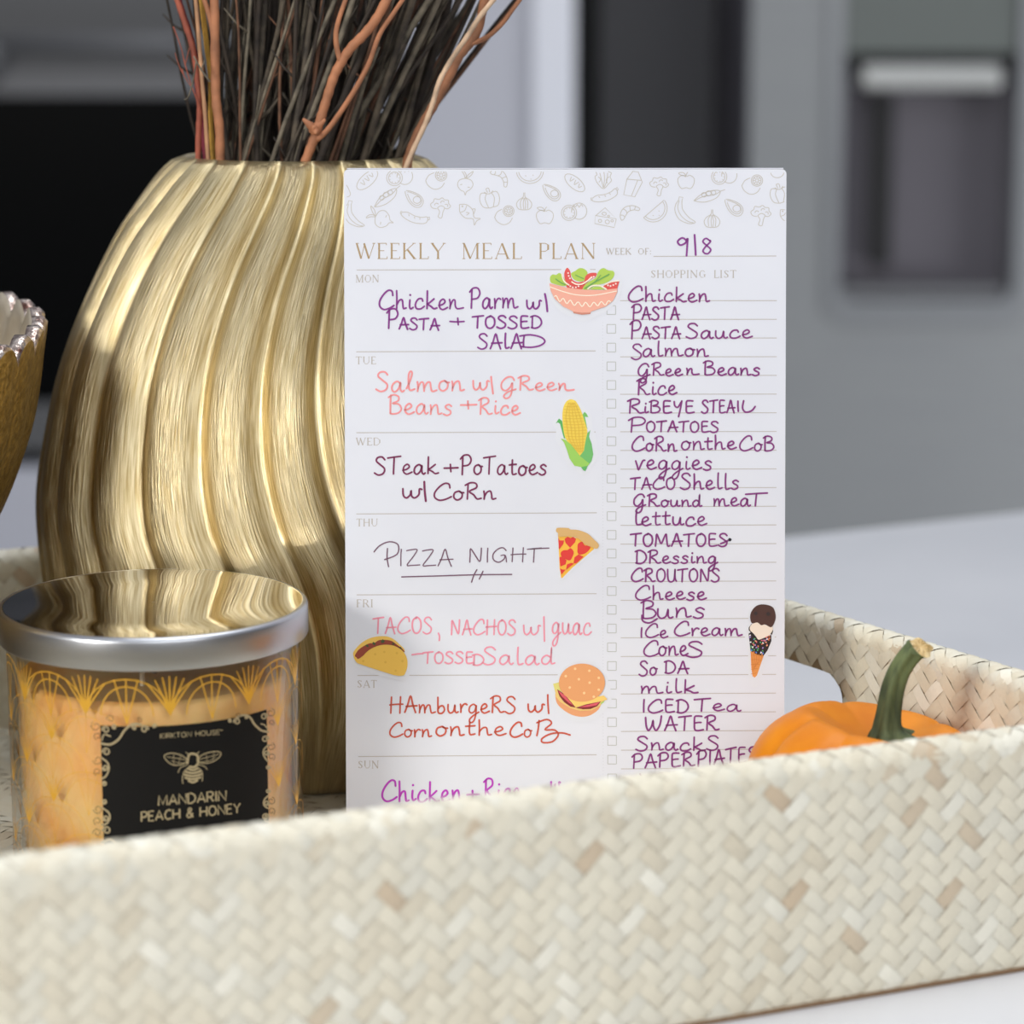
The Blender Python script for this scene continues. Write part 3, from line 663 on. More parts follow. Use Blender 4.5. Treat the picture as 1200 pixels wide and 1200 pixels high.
for half in (0, 1):
    mb = MB()
    for P, w in scr:
        if (P[0][0] > 600) == bool(half): stroke(mb, crom(lp(P), 3), w, cl1)
    mb.build('scroll_border', m_cream, labl, recalc=False)
mb = MB()
for (u, v, r, s_, d) in ((65,130,30,4,-1),(75,190,24,2,1),(75,330,28,3,-1),(72,400,22,2,1),(75,620,28,3,-1),(72,690,24,2,1),(70,760,26,3,1),(1088,60,26,5,1),(1092,120,18,1,-1),(1090,260,24,5,1),(1092,320,22,1,-1),(1090,580,24,5,1),(1092,640,22,1,-1),(150,88,24,3,1),(320,95,16,4,1),(900,72,14,3,1)):
    stroke(mb, lp(spiral(u, v, r, s_, 1.1, d)), .7, cl1)
mb.build('outer_scrollwork', mat('scroll_ink', (96, 70, 44), .6), labl, recalc=False)

cand.rotation_euler.x = 1.2*D2R
# ================================================================ PUMPKIN
m_pk = noise_tint(mat('pumpkin_skin', (214, 124, 6), .45, 0, Specular_IOR_Level=.3, Subsurface_Weight=.06, Subsurface_Radius=(.01, .004, .001), Subsurface_Scale=.4), (206, 116, 3), (220, 134, 10), 60, 4, bump=.15, bdist=.0008)
m_stem = noise_tint(mat('pumpkin_stem', (66, 84, 44), .7), (38, 52, 30), (104, 116, 72), 180, 4, vec=(1, 1, .25), bump=.8, bdist=.001)
m_cut = noise_tint(mat('stem_cut', (206, 178, 120), .8), (180, 146, 86), (226, 204, 156), 300)
PKX, PKY, PKR, PKH = .1188, .903, .0422, .0612
pk = tag(empty('mini_pumpkin', (PKX, PKY, FLOOR)), 'small orange pumpkin with a long green stem beside the notepad', 'pumpkin')
mb = MB(); n1, n2 = 120, 40; tilt = Matrix.Rotation(9*D2R, 3, 'Y')
def pkp(th, ph):
    lobe = 1-.085*abs(math.sin(th*9/2+.35))**-0 if False else 1-.10*(1-abs(math.sin(th*9/2+.35)))**2.2
    sr = math.sin(ph)**.80*PKR*(1-(1-lobe)*min(1, math.sin(ph)*1.5)); cz = math.cos(ph)
    z = PKH/2*(math.copysign(abs(cz)**.85, cz)); q = max(0, 1-(sr/(PKR*.62))**2)
    z += -.012*q**1.3*(1 if cz > 0 else -.5)
    return Vector((sr*math.cos(th), sr*math.sin(th), z))
for i in range(n2+1):
    for j in range(n1):
        p = tilt @ pkp(2*math.pi*j/n1, .012+(math.pi-.024)*i/n2); mb.v.append((PKX+p.x, PKY+p.y, p.z))
for i in range(n2):
    for j in range(n1): k = (j+1) % n1; mb.f.append((i*n1+j, i*n1+k, (i+1)*n1+k, (i+1)*n1+j)); mb.m.append(0)
mb.f += [tuple(range(n1)), tuple(n2*n1+j for j in range(n1))]; mb.m += [0, 0]
zm = min(v[2] for v in mb.v); mb.v = [(x, y, z-zm+FLOOR+.0006) for x, y, z in mb.v]
mb.build('pumpkin_body', m_pk, pk, smooth=True)
mb = MB(); YS = PKY-.004
cps = [at_y(1043, 868, YS), at_y(1041, 856, YS), at_y(1042, 838, YS), at_y(1047, 808, YS), at_y(1056, 784, YS), at_y(1069, 766, YS), at_y(1078, 759, YS)]
cps = crom(cps, 5); n = len(cps); vs = []; K = 30
kpx = YS/F
for i, p in enumerate(cps):
    t_ = (cps[min(i+1, n-1)]-cps[max(i-1, 0)]).normalized(); x = t_.cross(Vector((0, 1, 0))).normalized(); y = t_.cross(x); q = i/(n-1)
    if i >= n-3: t_ = t_.lerp(Vector((.22, -.5, .84)), (.3, .65, 1)[i-n+3]).normalized(); x = t_.cross(Vector((0, 1, 0))).normalized(); y = t_.cross(x)
    R = interp([(0, 32), (.10, 24), (.2, 17.5), (.35, 14.5), (.7, 12.3), (.92, 12.6), (1, 16)], q)*kpx
    for j in range(K):
        a = 2*math.pi*j/K; rr = R*(1+(.13+.12*max(0, .25-q)/.25)*math.cos(5*a+q*1.2)); vs.append(p+(x*math.cos(a)+y*math.sin(a))*rr)
mb.add(vs, [(i*K+j, i*K+(j+1) % K, (i+1)*K+(j+1) % K, (i+1)*K+j) for i in range(n-1) for j in range(K)]); st = mb.build('stem', m_stem, pk, smooth=True)
mb = MB(); e_ = cps[-1]; d_ = Vector((.22, -.5, .84)).normalized()
ring = vs[-K:]; c_ = e_+d_*.0006; mid_ = [Vector(v).lerp(c_, .45)+d_*(.0006+.0004*math.sin(j*2.3)) for j, v in enumerate(ring)]
mb.add(list(ring)+mid_+[c_-d_*.0003], [(j, (j+1) % K, K+(j+1) % K, K+j) for j in range(K)]+[(K+j, K+(j+1) % K, 2*K) for j in range(K)]); mb.build('cut_end', m_cut, st)

# ================================================================ MEAL PLAN NOTEPAD
LEAN = 7.42*D2R; PYAW = .375*D2R; PW = .1522; PHT = .2352; PT = .0062
pb = Vector((.0185, .9441, FLOOR+.0008))
ux = Vector((math.cos(PYAW), math.sin(PYAW), 0)); uz = Vector((-math.sin(LEAN)*math.sin(PYAW), math.sin(LEAN)*math.cos(PYAW), math.cos(LEAN))); un = ux.cross(uz).normalized()   # un faces the camera
if un.y > 0: un = -un
def pmap(off):
    P0 = pb+un*off; 
    def f(px, py):
        r = ray(px, py); t_ = (P0-O0).dot(un)/r.dot(un); return O0+r*t_
    return f
def onpage(px, py): return 405.3 < px < 921-(py-200)*.0045 and py > 200.5
def pd(u, w, n): return pb+ux*(u-PW/2)+uz*w-un*n
pad = tag(empty('meal_plan_notepad', pb), 'white weekly meal planner notepad with stickers and handwriting, leaning on the vase', 'notepad')
m_paper = noise_tint(mat('paper', (222, 224, 232), .6), (220, 222, 230), (224, 226, 233), 30)
m_edge = noise_tint(mat('paper_edges', (206, 205, 212), .7), (190, 189, 197), (220, 219, 226), 30, vec=(1, 1, 1))
# block of sheets, rounded top corners
def outline(r=.0016):
    P = [(0, 0), (PW, 0)]
    for cx, cz, a0 in ((PW-r, PHT-r, 0), (r, PHT-r, 90)):
        for i in range(5): a = (a0+90*i/4)*D2R; P.append((cx+r*math.cos(a), cz+r*math.sin(a)))
    return P
OL = outline(); k = len(OL)
mb = MB(); mb.add([pd(u, w, 0) for u, w in OL]+[pd(u, w, PT) for u, w in OL], [tuple(range(k))], 0)
mb.f.append(tuple(k+i for i in range(k))[::-1]); mb.m.append(1)
for i in range(k): mb.f.append((i, (i+1) % k, k+(i+1) % k, k+i)); mb.m.append(1)
mb.build('sheet_block', [m_paper, m_edge], pad)
mb = MB(); gl_ = .0006
mb.add([pd(u, w, n_) for u, w, n_ in ((.001, PHT+.0001, .0002), (PW-.001, PHT+.0001, .0002), (PW-.001, PHT+.0001, PT), (.001, PHT+.0001, PT), (.001, PHT+.0005, .0008), (PW-.001, PHT+.0005, .0008), (PW-.001, PHT+.0005, PT-.0006), (.001, PHT+.0005, PT-.0006))],
       [(3,2,1,0),(4,5,6,7),(0,1,5,4),(1,2,6,5),(2,3,7,6),(3,0,4,7)])
mb.build('glued_edge', mat('pad_gum', (190, 190, 198), .5), pad)
page = empty('printed_page', pb); page.parent = pad; page.matrix_parent_inverse = pad.matrix_basis.inverted()
m_pt = mat('taupe_print', (196, 190, 180), .6); m_pt2 = mat('taupe_rule', (186, 178, 170), .6); m_foil = mat('gold_foil_print', (176, 150, 112), .45, .15); m_pt3 = mat('grey_rule', (184, 186, 180), .6)
pr0 = pmap(.00004); pi0 = pmap(.00012)
CR_ = {'A': (400, 185), 'B': (660, 185), 'C': (400, 420), 'D': (660, 420), 'E': (400, 680), 'F': (660, 680)}; K4 = 1200/270
def cv(c, u, v): x, y = CR_[c]; return (x+u/K4, y+v/K4)
# ---- printed food doodles in the header (unit outlines, y up)
def ell(cx, cy, rx, ry, a0=0, a1=360, n=18, rot=0):
    out = []
    for i in range(n+1):
        a = (a0+(a1-a0)*i/n)*D2R; x, y = rx*math.cos(a), ry*math.sin(a); c_, s_ = math.cos(rot*D2R), math.sin(rot*D2R); out.append((cx+x*c_-y*s_, cy+x*s_+y*c_))
    return out
def ssm(P, closed=False): return [(p.x, p.y) for p in crom([Vector(p) for p in P], 4, closed)]
tom = [ell(-.22, -.05, .32, .32), ell(-.22, -.05, .24, .24), ell(.2, .02, .32, .34, -130, 190)]+[[(-.22+.17*math.cos(a), -.05+.17*math.sin(a)), (-.22+.21*math.cos(a), -.05+.21*math.sin(a))] for a in [i*.7 for i in range(9)]]+[ssm([(-.05, .3), (.05, .2), (.12, .3), (.2, .18), (.28, .3), (.36, .2)])]
lem = [ssm([(-.5, -.05), (-.35, .2), (-.1, .32)]), ssm([(-.5, -.05), (-.38, -.28), (-.1, -.45), (.2, -.38), (.38, -.15)]), ell(.22, .2, .27, .27), ell(.22, .2, .2, .2)]+[[(.22+.05*math.cos(a), .2+.05*math.sin(a)), (.22+.18*math.cos(a), .2+.18*math.sin(a))] for a in [i*.785 for i in range(8)]]
DO = {
 'bread': [ell(0, 0, .58, .27), ssm([(-.3, .12), (-.22, -.08), (-.14, .14)]), ssm([(-.05, .14), (.04, -.08), (.12, .16)]), ssm([(.2, .12), (.28, -.06), (.36, .1)])],
 'tomato': tom, 'lemon': lem,
 'radish': [ssm([(0, .18), (-.25, .1), (-.33, -.12), (-.2, -.33), (-.05, -.4), (0, -.55), (.06, -.4), (.22, -.3), (.34, -.1), (.25, .1), (0, .18)]), ssm([(0, .18), (-.05, .35), (-.15, .5), (-.02, .45), (.05, .3), (.02, .18)]), ssm([(.04, .2), (.15, .35), (.35, .48), (.25, .3), (.06, .18)]), [(-.22, -.1), (-.12, -.08)], [(.1, -.2), (.2, -.22)]],
 'croissant': [ssm([(-.5, .3), (-.3, .42), (0, .42), (.25, .25), (.4, -.1), (.35, -.45), (.22, -.42), (.2, -.2), (.05, .05), (-.2, .15), (-.42, .2), (-.5, .3)]), ssm([(-.25, .42), (-.22, .28), (-.3, .16)]), ssm([(.1, .36), (.05, .2), (-.1, .1)]), ssm([(.34, .08), (.2, .02), (.1, -.02)]), ssm([(.4, -.2), (.3, -.22), (.2, -.2)])],
 'melon': [[(-.55, .2), (.55, .25)], ell(0, .22, .55, .52, 182, 360), ell(0, .22, .46, .42, 182, 360), [(-.2, .05), (-.18, 0)], [(.1, .05), (.12, 0)], [(0, -.1), (.02, -.14)]],
 'peas': [ssm([(-.55, -.3), (-.3, .02), (.1, .26), (.42, .3), (.34, .02), (0, -.22), (-.3, -.3), (-.55, -.3)]), ssm([(-.5, -.28), (-.2, -.05), (.2, .1), (.42, .28)]), ell(-.2, .02, .09, .09), ell(-.02, .12, .1, .1), ell(.17, .19, .09, .09), [(.42, .3), (.6, .4)]],
 'avocado': [ssm([(-.45, .42), (-.1, .36), (.3, .15), (.45, -.15), (.3, -.42), (0, -.42), (-.3, -.15), (-.48, .25)], True), ssm([(-.38, .34), (-.08, .28), (.24, .1), (.36, -.14), (.24, -.32), (.02, -.32), (-.22, -.1)], True), ell(.12, -.06, .2, .18)],
 'broccoli': [ssm([(-.2, -.05), (-.42, 0), (-.5, .18), (-.36, .3), (-.3, .45), (-.08, .42), (.08, .5), (.2, .4), (.38, .38), (.4, .22), (.5, .08), (.36, -.05), (.2, -.02)]), ssm([(-.16, -.02), (-.05, -.2), (-.12, -.45), (.05, -.5), (.12, -.2), (.2, .0), (.05, .1), (-.08, .06), (-.16, -.02)]), ell(-.2, .15, .09, .08, 20, 200), ell(.1, .26, .09, .08, 20, 200), ell(.28, .1, .08, .08, -40, 140)],
 'fish': [ssm([(-.55, .05), (-.3, .25), (.05, .25), (.32, .05), (.55, .2), (.5, 0), (.55, -.2), (.32, -.03), (.05, -.22), (-.3, -.2), (-.55, .05)]), ssm([(-.28, .22), (-.2, 0), (-.28, -.18)]), ell(-.4, .07, .03, .03, n=6), ssm([(0, .25), (.1, .36), (.2, .15)]), ssm([(-.1, -.02), (.02, .05), (.0, -.1)])],
 'pepper': [ssm([(-.1, .25), (-.35, .28), (-.45, 0), (-.35, -.32), (-.1, -.42), (.1, -.4), (.35, -.34), (.45, 0), (.35, .28), (.1, .25)]), ssm([(-.1, .25), (-.2, 0), (-.1, -.4)]), ssm([(.12, .25), (.22, 0), (.12, -.38)]), ssm([(-.2, .32), (-.05, .22), (.1, .24), (.2, .34)]), ssm([(-.05, .28), (-.1, .45), (.02, .47), (.05, .28)])],
 'garlic': [ssm([(-.02, .5), (-.06, .25), (-.3, .08), (-.42, -.15), (-.3, -.4), (0, -.45), (.3, -.4), (.42, -.15), (.3, .08), (.06, .25), (.04, .5)]), ssm([(-.04, .22), (-.2, 0), (-.18, -.4)]), ssm([(.04, .22), (.2, 0), (.18, -.4)]), ssm([(0, .2), (-.05, -.1), (-.02, -.42)]), ssm([(.01, .2), (.08, -.1), (.05, -.42)])],
 'apple': [ssm([(0, .2), (-.2, .28), (-.42, .12), (-.42, -.15), (-.25, -.42), (0, -.38), (.25, -.42), (.42, -.15), (.42, .12), (.2, .28)], True), ssm([(0, .2), (.02, .35), (.1, .45)]), ssm([(0, .25), (-.15, .42), (-.4, .4), (-.25, .28), (0, .25)])],
 'banana': [ssm([(-.25, .38), (-.36, .2), (-.38, -.05), (-.22, -.35), (.1, -.5), (.3, -.5), (.38, -.44), (.15, -.28), (-.08, 0), (-.12, .2), (-.12, .36)]), ssm([(-.22, .36), (-.28, .1), (-.16, -.2), (.1, -.42), (.32, -.48)]), [(-.25, .38), (-.22, .5), (-.08, .48), (-.12, .36)]],
 'sausage': [ssm([(-.5, .12), (-.3, .16), (0, .08), (.3, .08), (.5, .14), (.55, 0), (.45, -.14), (.1, -.2), (-.2, -.16), (-.45, -.06), (-.56, .04)], True), [(-.5, .12), (-.58, .16), (-.6, .06), (-.55, .04)], [(.52, .12), (.6, .16), (.62, .06), (.55, .02)], [(-.25, .1), (-.22, .02)], [(0, .05), (.02, -.03)], [(.22, .05), (.24, -.03)]],
 'cheese': [[(-.5, .0), (-.1, .45), (.5, .0), (-.5, .02), (-.48, -.36), (.46, -.42), (.5, 0)], ell(-.1, .16, .1, .07), ell(.12, .08, .05, .04), ell(-.25, -.2, .08, .07), ell(.1, -.2, .1, .09), ell(.32, -.12, .06, .05)],
 'carton': [[(-.3, .15), (-.34, -.5), (.12, -.52), (.34, .12), (.3, .18), (.12, .5), (-.1, .5), (-.3, .15)], [(-.3, .15), (.3, .18)], [(-.05, .5), (-.06, .58), (.14, .58), (.12, .5)], [(.14, .16), (-.02, -.5)]],
 'lettuce': [ssm([(-.1, -.5), (-.35, -.2), (-.45, .1), (-.35, .2), (-.4, .4), (-.2, .4), (-.1, .52), (.05, .42), (.2, .5), (.28, .36), (.42, .3), (.35, .1), (.42, -.1), (.25, -.3), (.05, -.52), (-.1, -.5)]), ssm([(-.02, -.48), (-.1, -.1), (-.2, .3)]), ssm([(0, -.48), (.05, 0), (.02, .35)]), ssm([(.03, -.48), (.18, -.1), (.22, .3)]), ssm([(-.25, -.2), (-.15, -.05), (-.28, .1)]), ssm([(.2, -.25), (.15, -.05), (.3, .1)])],
 'arc': [ell(0, 0, .5, .45, 190, 350)], 'wedge': [ssm([(-.3, .6), (.05, .2), (.25, -.3), (.1, -.5), (-.3, -.5)])]}
mb = MB()
for c, u, v, s_, rot, kind in (('A',135,115,118,42,'bread'),('A',305,98,128,0,'tomato'),('A',495,113,112,0,'lemon'),('A',645,128,120,0,'radish'),('A',825,105,100,0,'croissant'),('A',985,95,128,5,'melon'),('B',60,130,110,-40,'bread'),
    ('A',237,207,130,8,'peas'),('A',382,213,100,0,'avocado'),('A',517,260,104,0,'broccoli'),('A',660,290,118,-42,'fish'),('A',772,212,115,8,'pepper'),('A',952,228,95,0,'garlic'),('A',1098,180,98,0,'avocado'),('A',850,300,105,5,'lemon'),
    ('A',68,290,135,0,'banana'),('A',200,315,135,72,'radish'),('A',380,312,128,-12,'sausage'),('A',1060,300,100,0,'apple'),('B',58,280,125,0,'tomato'),('B',210,108,98,0,'lettuce'),('B',367,135,128,-8,'carton'),('B',500,148,98,0,'broccoli'),
    ('B',640,118,98,0,'apple'),('B',840,92,125,0,'tomato'),('B',985,140,110,0,'lemon'),('B',1128,188,112,8,'pepper'),('B',218,200,125,22,'sausage'),('B',757,200,128,-12,'peas'),('B',892,258,100,0,'avocado'),('B',222,310,110,-8,'cheese'),
    ('B',345,285,100,75,'croissant'),('B',490,288,128,38,'melon'),('B',635,272,138,0,'banana'),('B',775,318,98,0,'garlic'),('B',1030,300,105,0,'broccoli'),('B',1165,310,95,-45,'fish'),('B',1115,72,70,0,'arc'),('A',28,165,75,0,'wedge')):
    cr_, sr_ = math.cos(rot*D2R), math.sin(rot*D2R)
    for P in DO[kind]:
        run = []
        for x, y in P+[None] if False else P:
            q = cv(c, u+(x*cr_-y*sr_)*s_, v-(x*sr_+y*cr_)*s_)
            if onpage(*q): run.append(Vector(q))
            else:
                if len(run) > 1: stroke(mb, run, .85, pr0, taper=False)
                run = []
        if len(run) > 1: stroke(mb, run, .85, pr0, taper=False)
mb.build('food_doodles', m_pt, page, recalc=False)
# ---- serif display lettering: thick (1) and hairline (0) strokes
SER = {'W': (1.15, [(1, (.02,1,.3,0)), (0, (.3,0,.52,1)), (1, (.48,1,.78,0)), (0, (.78,0,1.1,1)), (0, (-.04,1,.16,1)), (0, (1.0,1,1.18,1))]), 'E': (.62, [(1, (.1,0,.1,1)), (0, (0,1,.55,1)), (0, (0,0,.6,0)), (0, (.1,.52,.42,.52)), (0, (.55,1,.55,.88)), (0, (.6,0,.6,.14))]),
 'K': (.85, [(1, (.1,0,.1,1)), (0, (.7,1,.12,.45)), (1, (.3,.58,.74,0)), (0, (0,1,.2,1)), (0, (0,0,.2,0)), (0, (.6,1,.8,1)), (0, (.64,0,.86,0))]), 'L': (.6, [(1, (.1,0,.1,1)), (0, (0,1,.2,1)), (0, (0,0,.58,0)), (0, (.58,0,.58,.16))]), 'Y': (.85, [(1, (.05,1,.42,.45)), (0, (.8,1,.42,.45)), (1, (.42,0,.42,.46)), (0, (-.04,1,.16,1)), (0, (.7,1,.9,1)), (0, (.32,0,.52,0))]),
 'M': (1.1, [(0, (.1,0,.1,1)), (1, (.1,1,.5,0)), (0, (.5,0,.92,1)), (1, (.95,0,.95,1)), (0, (0,0,.2,0)), (0, (.82,0,1.08,0)), (0, (0,1,.12,1)), (0, (.92,1,1.08,1))]), 'A': (.95, [(0, (.08,0,.46,1)), (1, (.46,1,.84,0)), (0, (.2,.3,.7,.3)), (0, (0,0,.18,0)), (0, (.72,0,.96,0))]), 'P': (.68, [(1, (.1,0,.1,1)), (0, (0,0,.2,0)), (0, (0,1,.4,1)), (0, (.4,1,.56,.92)), (1, (.58,.92,.58,.58)), (0, (.56,.58,.4,.48)), (0, (.4,.48,.1,.48))]),
 'N': (.95, [(0, (.1,0,.1,1)), (1, (.1,1,.82,0)), (0, (.82,0,.82,1)), (0, (0,0,.2,0)), (0, (0,1,.12,1)), (0, (.72,1,.92,1))]), 'O': (.95, [(1, (.1,.3,.1,.7)), (0, (.1,.7,.3,.96)), (0, (.3,.96,.6,.96)), (0, (.6,.96,.84,.7)), (1, (.84,.7,.84,.3)), (0, (.84,.3,.6,.04)), (0, (.6,.04,.3,.04)), (0, (.3,.04,.1,.3))]),
 'T': (.75, [(1, (.36,0,.36,1)), (0, (0,1,.72,1)), (0, (0,1,0,.86)), (0, (.72,1,.72,.86)), (0, (.26,0,.46,0))]), 'U': (.9, [(1, (.12,1,.12,.3)), (0, (.12,.3,.3,.03)), (0, (.3,.03,.58,.03)), (0, (.58,.03,.78,.3)), (0, (.78,.3,.78,1)), (0, (0,1,.22,1)), (0, (.7,1,.88,1))]), 'D': (.88, [(1, (.1,0,.1,1)), (0, (0,1,.45,1)), (0, (.45,1,.72,.75)), (1, (.76,.75,.76,.28)), (0, (.72,.25,.45,0)), (0, (0,0,.45,0))]),
 'H': (.9, [(1, (.1,0,.1,1)), (1, (.78,0,.78,1)), (0, (.1,.52,.78,.52)), (0, (0,1,.2,1)), (0, (0,0,.2,0)), (0, (.68,1,.88,1)), (0, (.68,0,.88,0))]), 'F': (.6, [(1, (.1,0,.1,1)), (0, (0,1,.55,1)), (0, (.1,.52,.42,.52)), (0, (0,0,.2,0)), (0, (.55,1,.55,.88))]), 'R': (.82, [(1, (.1,0,.1,1)), (0, (0,1,.4,1)), (0, (.4,1,.56,.9)), (1, (.57,.92,.57,.62)), (0, (.56,.6,.4,.5)), (0, (.4,.5,.1,.5)), (1, (.38,.5,.72,0)), (0, (0,0,.2,0)), (0, (.68,0,.82,0))]),
 'I': (.3, [(1, (.12,0,.12,1)), (0, (0,1,.24,1)), (0, (0,0,.24,0))]), 'S': (.65, [(0, (.52,.8,.36,.98)), (0, (.36,.98,.16,.94)), (1, (.12,.92,.12,.7)), (1, (.12,.7,.5,.34)), (1, (.5,.34,.48,.12)), (0, (.48,.12,.26,.02)), (0, (.26,.02,.06,.2)), (0, (.52,.8,.53,.95)), (0, (.06,.2,.05,.04))]), 'G': (.95, [(0, (.76,.78,.55,.98)), (0, (.55,.98,.3,.94)), (1, (.12,.72,.12,.28)), (0, (.12,.7,.3,.94)), (0, (.12,.3,.3,.04)), (0, (.3,.04,.6,.04)), (1, (.74,.1,.74,.4)), (0, (.6,.42,.88,.42))]),
 ':': (.25, [(1, (.1,.05,.1,.16)), (1, (.1,.5,.1,.62))]), ' ': (.5, [])}
def serif(mb, txt, c, u0, u1, v, h, thick, thin, gap=.16, c1=None):
    x0, y0 = cv(c, u0, v); x1, _ = cv(c1 or c, u1, v); hp = h/K4; tot = sum(SER[k_][0]+gap for k_ in txt)-gap; sc_ = (x1-x0)/tot; x = 0
    for k_ in txt:
        for th, (a, b_, a2, b2) in SER[k_][1]:
            stroke(mb, [Vector((x0+(x+a)*sc_, y0-b_*hp)), Vector((x0+(x+a2)*sc_, y0-b2*hp))], thick if th else thin, pr0, taper=False)
        x += SER[k_][0]+gap
mb = MB(); serif(mb, 'WEEKLY', 'A', 78, 540, 525, 80, 2.1, .75); serif(mb, 'MEAL', 'A', 630, 940, 525, 80, 2.1, .75); serif(mb, 'PLAN', 'A', 1030, 1325, 525, 80, 2.1, .75)
mb.build('title_print', m_foil, page, recalc=False)
mb = MB()
for t_, c, a, b_, v, h in (('MON','A',76,196,648,38),('TUE','A',76,180,1074,38),('WED','C',78,205,452,38),('THU','C',80,190,874,38),('FRI','E',80,166,139,38),('SAT','E',84,184,559,38),('SUN','E',88,195,979,38),
    ('WEEK','B',225,355,503,32),('OF:','B',390,460,503,32),('SHOPPING','B',457,745,624,38),('LIST','B',786,902,624,38)): serif(mb, t_, c, a, b_, v, h, 1.25, .6)
mb.build('small_heading_print', m_pt2, page, recalc=False)
mb = MB()
for (xa, ya), (xb, yb) in ((cv('A',80,584),(698,315.8)), (cv('A',78,1010),(698,411.2)), (cv('C',78,387),(698,506.2)), (cv('C',78,810),cv('D',175,804)), (cv('E',80,76),cv('F',174,70)), (cv('E',84,496),(698,790.6)), (cv('E',88,918),cv('F',174,909)), (cv('B',470,513),cv('B',1110,511))):
    stroke(mb, [Vector((xa, ya)), Vector(((xa+xb)/2, (ya+yb)/2)), Vector((xb, yb))], .85, pr0, taper=False)
for k_ in range(26):
    y = 352.3+21.95*k_; stroke(mb, [Vector((726.6+k_*.045, y)), Vector((910.4-k_*.05, y-.05*k_))], .8, pr0, taper=False)
mb.build('ruled_lines', m_pt2, page, recalc=False)
mb = MB()
for k_ in range(26):
    cx, cy = 716.3+k_*.04, 363.4+21.95*k_; s_ = 5.1
    for a, b_ in (((-s_, -s_), (s_, -s_)), ((s_, -s_), (s_, s_)), ((s_, s_), (-s_, s_)), ((-s_, s_), (-s_, -s_))):
        stroke(mb, [Vector((cx+a[0], cy+a[1])), Vector((cx+b_[0], cy+b_[1]))], .8, pr0, taper=False)
mb.build('checkboxes', m_pt3, page, recalc=False)

mb = MB()
for k_ in range(150): dot(mb, 706.3+k_*.004, 378+k_*3.7, .5, pr0, n=6)
pf = mb.build('perforation', mat('perforation_dots', (204, 205, 212), .7), page, recalc=False); pf['kind'] = 'stuff'
